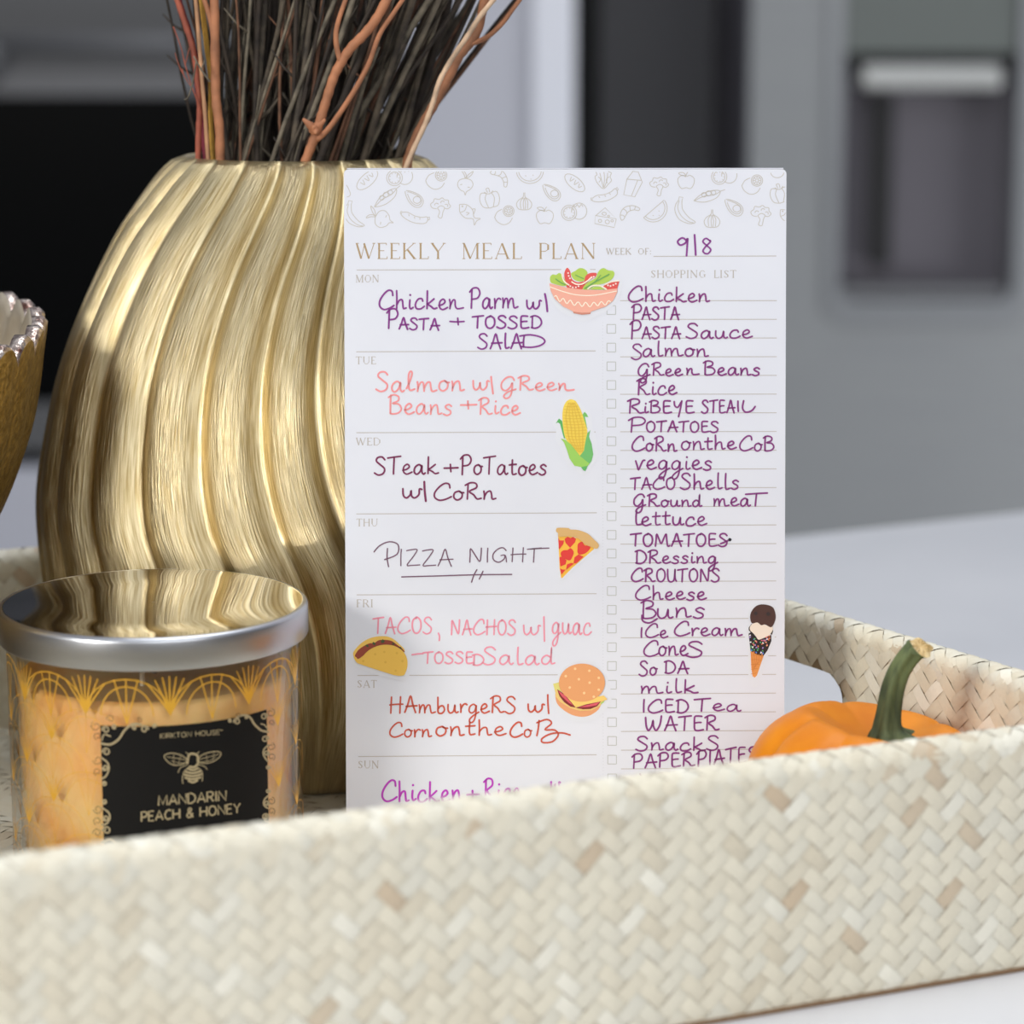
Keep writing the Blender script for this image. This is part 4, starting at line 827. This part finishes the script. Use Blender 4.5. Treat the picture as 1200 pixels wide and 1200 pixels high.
# ---- handwriting: pen-stroke letters; caps 0..1, small letters about .55 high
HW = {
'C': (.85, [[(.78,.72),(.74,.95),(.55,1),(.3,.8),(.08,.45),(.08,.15),(.3,-.02),(.6,.05),(.85,.2)]]),
'h': (.62, [[(.08,.98),(.09,.5),(.08,0)],[(.08,.2),(.22,.45),(.38,.48),(.42,.2),(.46,.02),(.6,.06)]]),
'i': (.3, [[(.12,.48),(.1,.15),(.16,0),(.3,.08)],[(.14,.74),(.16,.78)]]), 'c': (.55, [[(.46,.38),(.4,.52),(.2,.48),(.06,.22),(.12,.0),(.35,-.02),(.55,.12)]]),
'k': (.62, [[(.1,.95),(.09,.5),(.08,0)],[(.46,.52),(.2,.3),(.1,.24),(.3,.12),(.45,0),(.62,.04)]]), 'e': (.52, [[(.04,.2),(.25,.26),(.38,.4),(.28,.54),(.1,.4),(.08,.12),(.25,-.02),(.52,.1)]]),
'n': (.62, [[(.06,.5),(.09,.25),(.07,0)],[(.08,.15),(.2,.42),(.36,.5),(.42,.28),(.45,.02),(.62,.06)]]), 'x': (.8, [[(.04,.5),(.09,.25),(.06,0)],[(.07,.12),(.22,.44),(.34,.44),(.36,.14),(.48,.0),(.8,.05)]]),
'm': (.95, [[(.06,.5),(.09,.25),(.07,0)],[(.08,.15),(.2,.44),(.32,.46),(.36,.2),(.37,0)],[(.37,.15),(.5,.44),(.64,.46),(.68,.2),(.74,.0),(.95,.06)]]),
'a': (.62, [[(.44,.4),(.3,.53),(.1,.38),(.05,.12),(.18,-.02),(.36,.15),(.45,.48),(.44,.15),(.52,-.01),(.62,.06)]]), 'r': (.42, [[(.06,.5),(.09,.2),(.08,0)],[(.08,.2),(.2,.44),(.32,.52),(.42,.46)]]),
's': (.48, [[(.42,.44),(.28,.54),(.12,.44),(.18,.32),(.36,.2),(.36,.04),(.18,-.04),(.02,.04)]]), 'u': (.62, [[(.06,.5),(.06,.15),(.18,-.02),(.36,.1),(.44,.48),(.44,.12),(.52,0),(.62,.06)]]),
'o': (.52, [[(.3,.52),(.1,.42),(.05,.15),(.2,-.02),(.4,.1),(.44,.36),(.3,.52),(.38,.44),(.52,.42)]]), 'l': (.42, [[(.04,.1),(.2,.5),(.3,.9),(.22,1),(.14,.8),(.14,.3),(.2,.02),(.42,.08)]]),
'L': (.35, [[(.14,1),(.12,.5),(.14,.06),(.22,0),(.35,.06)]]), 't': (.45, [[(.2,.82),(.18,.3),(.22,.02),(.42,.06)],[(.02,.54),(.42,.58)]]), 'd': (.6, [[(.4,.4),(.24,.5),(.06,.3),(.08,.05),(.26,0),(.42,.3),(.46,.98),(.44,.3),(.46,.02),(.6,.06)]]),
'g': (.6, [[(.44,.42),(.3,.53),(.1,.38),(.06,.12),(.2,-.0),(.38,.15),(.45,.48),(.42,-.1),(.3,-.5),(.12,-.58),(.08,-.4),(.3,-.15),(.6,.06)]]), 'b': (.52, [[(.08,.95),(.08,.4),(.1,.02),(.3,-.02),(.44,.18),(.36,.42),(.2,.4),(.1,.25)]]),
'v': (.5, [[(.04,.55),(.12,.25),(.18,0),(.3,.3),(.4,.55),(.5,.58)]]), 'w': (.78, [[(.04,.55),(.06,.15),(.18,0),(.32,.18),(.36,.45),(.38,.12),(.5,0),(.66,.2),(.68,.52),(.78,.5)]]), 'y': (.55, [[(.06,.5),(.1,.22),(.26,.16),(.4,.5)],[(.42,.52),(.38,0),(.28,-.3)]]),
'W': (.95, [[(.04,.9),(.08,.3),(.2,0),(.36,.3),(.44,.7),(.46,.3),(.6,0),(.8,.4),(.88,1)]]), 'A': (.72, [[(.04,0),(.2,.45),(.36,1),(.48,.5),(.64,-.02)],[(.12,.36),(.4,.38),(.72,.4)]]), 'B': (.7, [[(.12,.98),(.1,.5),(.1,0)],[(.0,.86),(.25,1),(.5,.9),(.48,.68),(.2,.54),(.5,.5),(.64,.26),(.5,.04),(.2,-.02),(.08,.04)]]),
'D': (.72, [[(.14,.96),(.12,.5),(.12,0)],[(.02,.9),(.3,1),(.58,.8),(.68,.45),(.55,.12),(.3,-.02),(.06,.04)]]), 'E': (.6, [[(.5,.96),(.28,.98),(.12,.92),(.1,.5),(.12,.06),(.3,-.02),(.58,.05)],[(.12,.5),(.3,.54),(.46,.54)]]), 'G': (.85, [[(.7,.8),(.55,1),(.3,.9),(.08,.55),(.1,.15),(.35,-.02),(.6,.2),(.64,.45)],[(.45,.45),(.66,.46),(.72,.0)]]),
'q': (.85, [[(.72,.72),(.6,.95),(.35,.92),(.1,.55),(.1,.15),(.3,0),(.52,.25),(.62,.55),(.6,.0),(.5,-.42),(.3,-.55),(.2,-.38),(.4,-.1),(.8,.1)]]), 'H': (.75, [[(.12,.98),(.1,.5),(.08,0)],[(.62,1),(.6,.5),(.58,0)],[(.02,.5),(.35,.54),(.75,.55)]]), 'I': (.26, [[(.14,.98),(.12,.5),(.12,0)]]), 'K': (.72, [[(.12,.98),(.1,.5),(.1,0)],[(.6,1),(.3,.6),(.12,.48),(.36,.24),(.52,.02),(.72,.06)]]),
'M': (.95, [[(.06,0),(.1,.5),(.14,.96),(.3,.5),(.42,.2),(.6,.7),(.72,.96),(.76,.5),(.82,.02),(.95,.06)]]), 'N': (.75, [[(.08,0),(.1,.5),(.12,.96),(.34,.5),(.56,.06),(.62,.5),(.64,1)]]), 'O': (.68, [[(.34,.96),(.12,.8),(.06,.4),(.18,.04),(.42,0),(.6,.3),(.58,.75),(.36,.98),(.3,.9)]]), 'P': (.66, [[(.14,.95),(.12,.5),(.1,-.02)],[(.0,.8),(.2,1),(.48,1),(.6,.75),(.46,.5),(.14,.44)]]), 'R': (.75, [[(.14,.95),(.12,.5),(.1,0)],[(.0,.84),(.25,1),(.5,.95),(.52,.7),(.2,.48),(.4,.26),(.55,.02),(.75,.06)]]),
'S': (.62, [[(.54,.82),(.4,.98),(.18,.95),(.1,.76),(.3,.55),(.52,.32),(.46,.06),(.22,-.04),(.0,.08)]]), 'T': (.68, [[(.0,.9),(.3,.95),(.68,1)],[(.34,.94),(.32,.5),(.3,0)]]), 'Z': (.66, [[(.06,.9),(.3,.96),(.54,.95),(.36,.55),(.08,.05),(.3,.03),(.66,.06)]]), 'V': (.6, [[(.04,.95),(.16,.45),(.26,0),(.4,.5),(.54,1)]]), 'U': (.68, [[(.06,.95),(.06,.4),(.14,.06),(.34,0),(.5,.2),(.56,.95)],[(.56,.95),(.56,.3),(.66,.04)]]), 'Y': (.65, [[(.08,.95),(.12,.6),(.3,.48),(.5,.9)],[(.54,1),(.46,.4),(.34,-.3)]]),
'/': (.2, [[(.12,1.05),(.11,.5),(.1,-.1)]]), '+': (.62, [[(.3,.78),(.31,.45),(.32,.12)],[(.04,.44),(.3,.45),(.62,.48)]]), '9': (.5, [[(.42,.8),(.24,.97),(.06,.78),(.16,.58),(.36,.7),(.44,.95),(.42,.45),(.4,0)]]), '8': (.52, [[(.4,.82),(.22,.98),(.08,.78),(.26,.52),(.44,.26),(.28,0),(.08,.16),(.22,.48),(.42,.76),(.4,.86)]]), ' ': (.35, []), ',': (.2, [[(.12,.05),(.1,-.15),(.04,-.35)]]), '-': (.6, [[(.02,.48),(.3,.5),(.6,.5)]])}
PRP = mat('plum_ink', (134, 50, 136), .5); PUR = mat('purple_ink', (132, 48, 122), .5); CORAL = mat('coral_ink', (240, 150, 150), .5); MAR = mat('maroon_ink', (122, 36, 82), .5); GRY = mat('mauve_grey_ink', (118, 84, 104), .5)
PNK = mat('pink_ink', (238, 150, 168), .5); RED = mat('rust_red_ink', (200, 84, 62), .5); MAG = mat('magenta_ink', (186, 54, 186), .5)
rh = random.Random(2)
def word(mb, c, txt, u0, u1, base, cap, w=2.1, slope=0, gap=.06, big=None):
    """big: taller first letter"""
    x0, y0 = cv(c, u0, base); x1, _ = cv(c, u1, base); hp = cap/K4
    tot = sum(HW[k_][0]+gap for k_ in txt)-gap; sc_ = (x1-x0)/tot; x = 0
    for q, k_ in enumerate(txt):
        hh = hp*(big if big and q == 0 else 1); dy = rh.uniform(-.03, .03)*hp
        for P in HW[k_][1]:
            if k_ == 'i' and len(P) == 2:
                dot(mb, x0+(x+P[0][0])*sc_, y0-P[0][1]*hh+dy, w*.62, pi0); continue
            Q = [Vector((x0+(x+a)*sc_, y0-b_*hh+dy+slope*(x+a)*sc_)) for a, b_ in P]
            stroke(mb, crom(Q, 4), w*rh.uniform(.93, 1.06), pi0)
        x += HW[k_][0]+gap
def line(mb, c, P, w=2.2): stroke(mb, crom([Vector(cv(c, *p)) for p in P], 4), w, pi0)
def hand(name, label, m, items, extra=()):
    mb = MB()
    for it in items: word(mb, *it[:6], **(it[6] if len(it) > 6 else {}))
    for c, P, w in extra:
        if len(P) == 1: x, y = cv(c, *P[0]); dot(mb, x, y, w, pi0)
        else: line(mb, c, P, w)
    o = mb.build(name, m, page, recalc=False); o['label'] = label; return o
hand('handwritten_date', 'plum handwritten date on the week-of line', PRP, [('B','9',588,656,508,97), ('B','8',718,778,502,82)], [('B', [(684,400),(687,450),(690,506)], 2.3)])
hand('handwritten_meal', 'plum handwritten Monday meal', PRP, [('A','Chickex',193,636,786,98), ('A','Parm',668,920,784,102,dict(big=1)), ('A','w',962,1042,784,82), ('A','P',237,300,888,98), ('A','ASTA',298,512,890,60,dict(slope=.03)), ('A','TOSSED',682,1046,886,64), ('A','SALA',710,945,992,78), ('A','D',925,1068,985,64)],
     [('A', [(1060,708),(1068,750),(1073,800)], 2.4), ('A', [(565,852),(600,854),(640,852)], 2), ('A', [(606,834),(607,850),(609,870)], 2)])
hand('handwritten_meal', 'coral handwritten Tuesday meal', CORAL, [('C','Salmon',180,640,170,100), ('C','w',682,770,166,88), ('C','qReex',825,1212,166,74), ('C','Beans',245,580,290,98), ('C','+',615,705,272,62), ('C','Rice',715,932,290,86)], [('C', [(780,95),(784,140),(790,184)], 2.2)])
hand('handwritten_meal', 'maroon handwritten Wednesday meal', MAR, [('C','STeak',172,506,602,92), ('C','+',530,608,598,60), ('C','PoTatoes',620,1072,605,94,dict(big=1.05)), ('C','w',315,420,726,88), ('C','CoRn',478,805,736,86)], [('C', [(432,642),(434,690),(440,744)], 2.5)])
hand('handwritten_meal', 'thin mauve-grey handwritten Thursday meal, underlined', GRY, [('C','IZZA',296,582,1082,88,dict(w=1.4)), ('C','NIGHT',660,1042,1060,74,dict(w=1.4))],
     [('C', [(170,1008),(200,975),(250,955),(295,970),(290,1020),(225,1048)], 1.5), ('C', [(240,990),(238,1040),(246,1085)], 1.5), ('C', [(985,993),(1030,990),(1082,988)], 1.4), ('C', [(314,1138),(500,1133),(700,1127),(888,1125)], 1.5), ('C', [(706,1100),(690,1130),(678,1166)], 1.5), ('C', [(738,1108),(728,1130),(718,1150)], 1.5)])
hand('handwritten_meal', 'pink handwritten Friday meal', PNK, [('E','TACOS',165,476,275,84,dict(w=1.9)), ('E','NACHOS',568,912,284,78,dict(w=1.9)), ('E','w',945,1038,282,90,dict(w=1.9)), ('E','guac',1095,1302,280,110,dict(w=1.9)), ('E','TOSSE',425,690,432,60,dict(w=1.9)), ('E','D',680,745,440,56,dict(w=1.9)), ('E','SaLad',735,1112,438,90,dict(w=1.9))],
     [('E', [(505,275),(511,292),(510,314)], 1.9), ('E', [(1055,190),(1056,250),(1058,318)], 1.9), ('E', [(368,388),(395,384),(426,382)], 1.9)])
hand('handwritten_meal', 'rust-red handwritten Saturday meal', RED, [('E','HAmburgeRS',250,912,690,86,dict(w=2)), ('E','w',968,1058,684,76,dict(w=2)), ('E','Corn',248,470,815,74,dict(w=2)), ('E','on',488,640,808,92,dict(w=2)), ('E','the',644,858,806,82,dict(w=2)), ('E','Co',875,992,815,76,dict(w=2))],
     [('E', [(1075,596),(1076,640),(1080,694)], 2), ('E', [(1030,730),(1025,775),(1018,810)], 2), ('E', [(1018,742),(1070,725),(1095,745),(1060,778),(1110,780),(1130,805),(1100,840),(1050,845),(1045,825),(1090,800),(1150,795),(1192,806)], 2)])
hand('handwritten_meal', 'magenta handwritten Sunday meal', MAG, [('E','Chicken',208,632,1150,108,dict(w=2.3)), ('E','+',650,718,1148,66,dict(w=2.3)), ('E','Rice',742,935,1150,118,dict(w=2.3)), ('E','w',1090,1140,1105,100,dict(w=2.3))], [])
ITEMS = [
 ('chicken', [('B','Chicken',335,762,748,80)], []), ('pasta', [('B','P',357,412,842,76), ('B','ASTA',408,606,842,66)], []), ('pasta sauce', [('B','P',348,410,940,92), ('B','ASTA',408,612,940,62), ('B','Sauce',640,985,938,76)], []),
 ('salmon', [('B','S',355,415,1045,78), ('B','aLmon',412,756,1033,78)], []), ('green beans', [('B','qRee',385,622,1134,66), ('B','x',640,708,1130,66), ('B','Beans',730,1028,1130,72)], []),
 ('rice', [('D','Rice',383,592,188,84)], []), ('ribeye steak', [('D','R',335,420,286,74), ('D','iBEYE',418,684,284,64), ('D','STEA',720,895,284,66)], [('D', [(910,222),(910,250),(912,276)], 2.1), ('D', [(940,220),(934,258),(950,280),(982,272),(1000,250)], 2.1)]),
 ('potatoes', [('D','P',340,436,383,74), ('D','OTATOES',430,812,382,56)], []), ('corn on the cob', [('D','CoRn',355,592,482,76), ('D','on',612,735,475,84), ('D','the',735,902,472,74), ('D','CoB',915,1102,482,76)], []),
 ('veggies', [('D','veggies',373,778,578,86)], []), ('taco shells', [('D','TACO',350,585,682,62), ('D','SheLLs',610,918,680,82)], []), ('ground meat', [('D','qRound',362,722,770,64), ('D','mea',780,975,768,76), ('D','T',950,1064,768,68)], []),
 ('lettuce', [('D','L',362,412,868,70), ('D','ettuce',405,748,868,82)], []), ('tomatoes', [('D','TOMATOES',350,860,978,66)], [('D', [(820,965),(845,955),(866,944)], 2.1)]), ('dressing', [('D','DRessing',373,805,1066,68)], []), ('croutons', [('D','CROUTONS',352,818,1162,68)], []),
 ('cheese', [('F','Cheese',372,746,100,74)], []), ('buns', [('F','B',405,490,195,92), ('F','uns',485,742,194,96)], [('F', [(410,182),(415,212),(450,222),(490,200)], 2.1)]), ('ice cream', [('F','I',398,418,298,52), ('F','Ce',425,545,298,70), ('F','Cream',575,932,288,74)], []), ('cones', [('F','C',415,500,394,80), ('F','one',495,650,390,92), ('F','S',640,735,398,80)], []),
 ('soda', [('F','So',395,490,495,76), ('F','DA',525,655,485,64)], []), ('milk', [('F','miLk',400,702,586,72)], []), ('iced tea', [('F','ICED',408,655,688,68), ('F','Tea',682,926,680,66)], []), ('water', [('F','WATER',425,812,782,76)], []),
 ('snacks', [('F','SnackS',378,815,885,74)], []), ('paper plates', [('F','PAPER',358,685,980,72,dict(slope=-.04)), ('F','PIATES',695,1012,968,80,dict(slope=-.08))], [])]
for nm, w_, ex in ITEMS: hand('handwritten_list_entry', 'purple handwritten shopping entry reading '+nm, PUR, [tuple(w[:6])+(dict(w=2.05, **(w[6] if len(w) > 6 else {})),) for w in w_], ex)
hand('handwritten_list_entry', 'purple tops of a shopping entry cut off by the tray', PUR, [], [('F', [(400,1010),(408,1022),(410,1040)], 2), ('F', [(495,1020),(512,1003),(530,1018)], 2), ('F', [(560,1012),(576,997),(594,1010)], 2), ('F', [(868+0-1500,-943),(870-1500,-943)], .1)][:3])
mb = MB(); x, y = cv('D', 868, 944); dot(mb, x, y, 2.0, pmap(.00016), n=10); mb.build('ink_blot', mat('black_ink', (24, 18, 30), .5), page, recalc=False)

# ---- stickers
m_sw = mat('sticker_backing', (223, 225, 231), .45)
cm = {}
def col(c):
    if c not in cm: cm[c] = mat('sticker_ink_%d_%d_%d' % c, c, .38)
    return cm[c]
def sticker(name, label, org, sc_, border, layers, lines=(), dots=()):
    ms = [m_sw]; mb = MB(); X, Y = org
    def mi(c):
        m = col(c)
        if m not in ms: ms.append(m)
        return ms.index(m)
    f0 = pmap(.0001); fb = pmap(0); B = crom([Vector(p) for p in border], 5, True); n = len(B)
    P2 = [(X+p.x/sc_, Y+p.y/sc_) for p in B]
    mb.add([f0(*p) for p in P2]+[fb(*p) for p in P2], [tuple(range(n))]+[(i, (i+1) % n, n+(i+1) % n, n+i) for i in range(n)], 0)
    q = 0
    for c, P, sm_ in layers:
        q += 1; f = pmap(.0001+.00003*q); Q = crom([Vector(p) for p in P], 4, True) if sm_ else [Vector(p) for p in P]
        mb.add([f(X+p.x/sc_, Y+p.y/sc_) for p in Q], [tuple(range(len(Q)))], mi(c))
    for c, P, w in lines:
        q += .3; f = pmap(.0001+.00003*q); stroke(mb, [Vector((X+p.x/sc_, Y+p.y/sc_)) for p in crom([Vector(p) for p in P], 4)], w/sc_, f, mi(c), taper=False)
    q += 1
    for c, x, y, r in dots: dot(mb, X+x/sc_, Y+y/sc_, r/sc_, pmap(.0001+.00003*q), mi(c))
    o = mb.build(name, ms, pad, recalc=False); o['label'] = label; return o
G1, G2, RD, SAL, CRM = (176, 205, 82), (104, 165, 84), (224, 82, 74), (240, 172, 150), (250, 236, 214)
sticker('salad_sticker', 'sticker of a salad in a pink bowl', (635, 305), 12, [(85,200),(80,330),(110,520),(250,710),(420,800),(560,860),(740,810),(930,700),(1070,560),(1115,420),(1130,270),(1060,250),(1055,130),(960,100),(870,70),(760,140),(700,140),(570,75),(450,105),(355,65),(290,110),(250,150),(150,160)],
 [(RD, [(355,105),(315,180),(325,280),(355,385),(450,412),(560,412),(610,350),(600,300),(500,310),(420,260),(400,160)], 1), (G1, [(115,240),(150,200),(200,205),(240,180),(280,200),(330,290),(350,350),(290,362),(180,335),(125,310)], 1), (G1, [(415,180),(470,150),(520,115),(580,115),(630,150),(640,200),(600,280),(540,300),(460,275),(420,225)], 1),
  (RD, [(590,300),(615,220),(680,180),(770,182),(745,240),(680,270),(620,325),(520,352),(430,322),(520,335)], 1), (G1, [(575,412),(620,330),(750,250),(785,180),(820,130),(870,110),(930,140),(1000,150),(1020,200),(980,270),(880,325),(760,352),(660,412)], 1), (RD, [(860,365),(950,310),(1090,298),(1072,360),(1060,402),(920,415)], 0), (G1, [(680,412),(740,370),(820,370),(885,412)], 0),
  (SAL, [(105,325),(350,385),(600,415),(850,420),(1062,395),(1060,450),(1000,570),(900,650),(690,722),(680,755),(560,765),(450,745),(430,715),(300,650),(180,540),(125,430)], 0), ((206,134,112), [(440,722),(560,738),(685,735),(680,755),(560,765),(450,745)], 0)],
 [(CRM, [(110,372),(300,440),(500,488),(750,490),(1052,432)], 13), (CRM, [(175,512),(205,500),(250,580),(300,535),(350,610),(400,560),(455,635),(510,585),(565,650),(615,590),(675,655),(730,590),(785,640),(835,580),(890,630),(935,570),(970,590)], 14), (G2, [(190,260),(260,310),(330,345)], 14), (G2, [(470,205),(520,230),(590,260)], 12), (G2, [(600,400),(740,310),(830,260),(950,195)], 18), (G2, [(740,310),(790,250),(830,205)], 10),
  (CRM, [(280,190),(310,290),(385,352)], 18), (CRM, [(415,300),(480,335),(560,335),(640,290),(700,235)], 18), (CRM, [(640,408),(700,362),(780,352),(850,372),(912,412)], 18), (CRM, [(885,342),(980,302),(1090,287)], 16)],
 [((250,225,215), x, y, 13) for x, y in ((370,180),(378,220),(395,255),(400,365),(435,382),(478,380),(515,365),(700,240),(730,232),(930,352),(965,362),(1005,348),(1040,330))])
CN = [(345,95),(290,120),(245,200),(228,320),(240,500),(280,660),(400,800),(475,890),(530,820),(560,650),(580,540),(540,400),(490,250),(430,140),(390,105)]
crn = []
for k_ in range(17):
    y = 150+k_*42; xl = interp([(95,345),(200,245),(320,228),(500,240),(660,280),(800,400),(890,475)], y); xr = interp([(95,390),(250,490),(400,540),(540,580),(650,560),(820,530),(890,475)], y); crn.append(((226,188,62), [(xl+8, y), ((xl+xr)/2, y+10), (xr-8, y)], 7))
for k_ in range(1, 6):
    P = []
    for y in (140, 300, 480, 660, 820):
        xl = interp([(95,345),(200,245),(320,228),(500,240),(660,280),(800,400),(890,475)], y); xr = interp([(95,390),(250,490),(400,540),(540,580),(650,560),(820,530),(890,475)], y); P.append((xl+(xr-xl)*k_/6, y))
    crn.append(((230,192,66), P, 7))
sticker('corn_sticker', 'sticker of a corn cob with green husk', (640, 460), 12, [(340,35),(240,110),(195,250),(170,330),(90,420),(140,540),(130,650),(220,820),(290,1000),(420,1100),(540,1165),(640,1060),(730,880),(690,600),(650,480),(640,330),(560,230),(500,170),(420,70)],
 [((92,176,92), [(135,435),(180,365),(225,400),(270,655),(248,640),(195,440),(165,420)], 0), ((120,190,96), [(505,320),(540,270),(570,300),(592,345),(545,340),(580,515),(555,480)], 0), ((242,212,82), CN, 1), ((112,186,104), [(622,530),(602,620),(640,720),(662,870),(640,960),(580,1040),(500,1050),(440,1000),(475,890),(530,820),(560,650),(580,570)], 0),
  ((156,206,92), [(203,645),(270,665),(350,730),(475,890),(560,960),(610,1000),(575,1038),(500,1050),(400,1030),(330,930),(290,800),(250,700)], 0), ((96,178,96), [(490,1050),(580,1030),(568,1075),(548,1105),(525,1095)], 0)], crn)
PR = (226, 60, 52)
sticker('pizza_sticker', 'sticker of a pizza slice with red toppings', (640, 610), 17.14, [(175,140),(230,100),(450,105),(820,200),(1000,340),(1100,480),(1060,600),(960,640),(600,950),(400,1130),(310,1200),(265,1150),(225,600),(180,260)],
 [((248,190,66), [(240,300),(400,300),(690,370),(930,530),(965,570),(540,935),(325,1155),(300,1150),(270,950)], 0), (PR, [(370,370),(430,325),(490,352),(545,325),(600,370),(580,440),(480,548),(390,450)], 0), (PR, [(630,560),(640,470),(720,425),(775,500),(850,500),(890,550),(800,650),(680,685),(630,640)], 1), (PR, [(295,650),(340,600),(430,590),(490,555),(550,620),(540,700),(480,800),(380,770),(310,720)], 1),
  (PR, [(242,345),(270,400),(360,400),(340,480),(258,582)], 0), (PR, [(266,740),(320,720),(410,800),(390,880),(288,922)], 0), (PR, [(550,860),(570,740),(650,680),(752,728),(600,860)], 0), (PR, [(398,990),(420,880),(500,850),(560,862)], 0), (PR, [(276,962),(330,985),(392,985),(310,1082)], 0),
  ((218,176,112), [(205,170),(240,145),(440,150),(490,180),(640,190),(830,260),(960,380),(1055,480),(1040,550),(990,565),(930,540),(780,480),(690,390),(560,330),(400,320),(250,322),(240,260),(200,215)], 1)])
sticker('taco_sticker', 'sticker of a yellow taco', (405, 740), 15, [(50,440),(80,320),(250,140),(450,40),(650,30),(850,90),(1010,220),(1145,420),(1140,650),(1085,840),(900,850),(500,750),(250,650),(80,570)],
 [((240,196,92), [(135,420),(150,340),(280,200),(450,110),(640,80),(800,110),(940,220),(1030,360),(700,500),(300,560),(190,520)], 1), ((150,66,46), [(165,420),(240,310),(400,215),(500,205),(600,150),(790,160),(900,230),(1000,310),(1035,365),(850,300),(600,280),(400,360),(235,478),(190,455)], 1),
  ((68,88,48), [(345,240),(375,225),(410,255),(395,280),(360,262)], 0), ((68,88,48), [(470,200),(490,182),(530,215),(515,245),(480,225)], 0), ((68,88,48), [(618,172),(655,135),(690,170),(665,200),(630,200)], 0), ((68,88,48), [(815,205),(850,200),(860,230),(830,235)], 0), ((52,66,38), [(940,270),(970,272),(1000,315),(960,300)], 0),
  ((236,190,82), [(140,430),(235,492),(400,335),(560,255),(720,232),(880,262),(1010,350),(1080,480),(1085,620),(1050,730),(1010,775),(890,775),(700,720),(300,590),(190,540)], 1)], (), [((224,176,70), x, y, 22) for x, y in ((520,400),(680,360),(900,380),(700,540),(1000,520),(880,690),(310,520))])
sticker('hamburger_sticker', 'sticker of a hamburger with sesame bun', (640, 770), 15, [(640,40),(850,90),(1010,240),(1100,450),(1150,740),(1050,920),(870,1090),(640,1150),(400,1100),(190,960),(90,760),(70,460),(170,380),(240,250),(420,90)],
 [((232,162,112), [(160,640),(220,740),(430,870),(620,920),(800,900),(965,800),(920,920),(780,1020),(620,1050),(440,1010),(280,910),(185,800)], 1), ((226,216,124), [(122,470),(160,460),(235,440),(270,600),(240,700),(175,690),(155,600)], 0), ((238,202,122), [(160,560),(200,590),(300,780),(500,880),(700,910),(880,870),(960,780),(1010,770),(960,850),(800,935),(600,945),(430,900),(250,790),(165,690)], 0), ((176,214,110), [(960,800),(1030,765),(1010,800),(960,830)], 0),
  ((132,38,44), [(195,565),(300,640),(420,760),(518,888),(430,872),(320,795),(235,690)], 0), ((220,88,102), [(205,585),(330,670),(478,852),(400,805),(275,690)], 0), ((132,38,44), [(525,892),(700,830),(962,778),(900,862),(780,912),(650,918)], 0), ((220,88,102), [(570,880),(945,785),(885,848),(730,878)], 0),
  ((246,206,112), [(225,520),(330,660),(520,886),(700,832),(1000,772),(1078,742),(1010,675),(600,760),(400,700)], 0), ((232,162,106), [(630+405*math.cos(a*.2618), 450+335*math.sin(a*.2618)) for a in range(24)], 1)], (), [((250,205,150), x, y, 24) for x, y in ((510,205),(760,240),(345,335),(575,390),(765,450),(925,365),(415,535),(925,575),(668,632),(838,698))])
rs_ = random.Random(4); spk = []; DK = (36, 22, 22)
for k_ in range(46):
    for _ in range(30):
        x, y = rs_.uniform(195, 475), rs_.uniform(465, 735)
        lo = 470+max(0, 80-abs(x-335)*.55); wl = 195+(y-470)*.10; wr = 478-(y-500)*.40 if y > 500 else 478
        if y > lo and wl < x < wr and y < 690+(x-215)*.3: break
    a = rs_.uniform(0, 3.14); spk.append((rs_.choice(((240,240,240),(90,140,220),(230,130,90),(90,170,110),(220,110,120),(170,140,210),(245,245,245),(240,170,120))), [(x-11*math.cos(a), y-11*math.sin(a)), (x, y), (x+11*math.cos(a), y+11*math.sin(a))], 15))
wf = [((216,132,60), [(215+i*36, 695+i*10), (215+i*36+ (20-i*8), 800), (240+i*10, 960-i*22)], 6) for i in range(5)]+[((216,132,60), [(218, 740+i*60), (300-i*8, 735+i*60), (370-i*20, 760+i*50)], 6) for i in range(5)]
sticker('ice_cream_sticker', 'sticker of a chocolate ice cream cone with sprinkles', (860, 700), 10.92, [(375,50),(250,95),(180,200),(190,320),(150,400),(140,500),(180,700),(185,950),(205,1120),(310,1125),(420,800),(490,620),(520,520),(535,430),(575,260),(540,140),(475,70)],
 [((236,158,82), [(215,685),(385,735),(295,1000),(268,1027),(240,1010),(222,900)], 0), (DK, [(188,465),(230,440),(310,535),(370,520),(478,480),(480,560),(430,680),(380,745),(300,735),(213,685)], 0), (DK, [(230,335),(190,385),(190,420),(225,460),(240,400)], 0), (DK, [(490,400),(502,430),(488,480),(470,470)], 0), ((238,223,206), [(225,350),(320,310),(400,355),(490,370),(492,430),(445,490),(370,525),(312,540),(270,480),(205,415)], 1), ((76,46,38), [(380,90),(290,108),(228,175),(208,250),(230,332),(300,322),(350,357),(400,347),(480,382),(530,290),(530,200),(490,120)], 1)],
 spk+wf, [((52,40,38), 280, 205, 24), ((52,40,38), 440, 212, 26)])
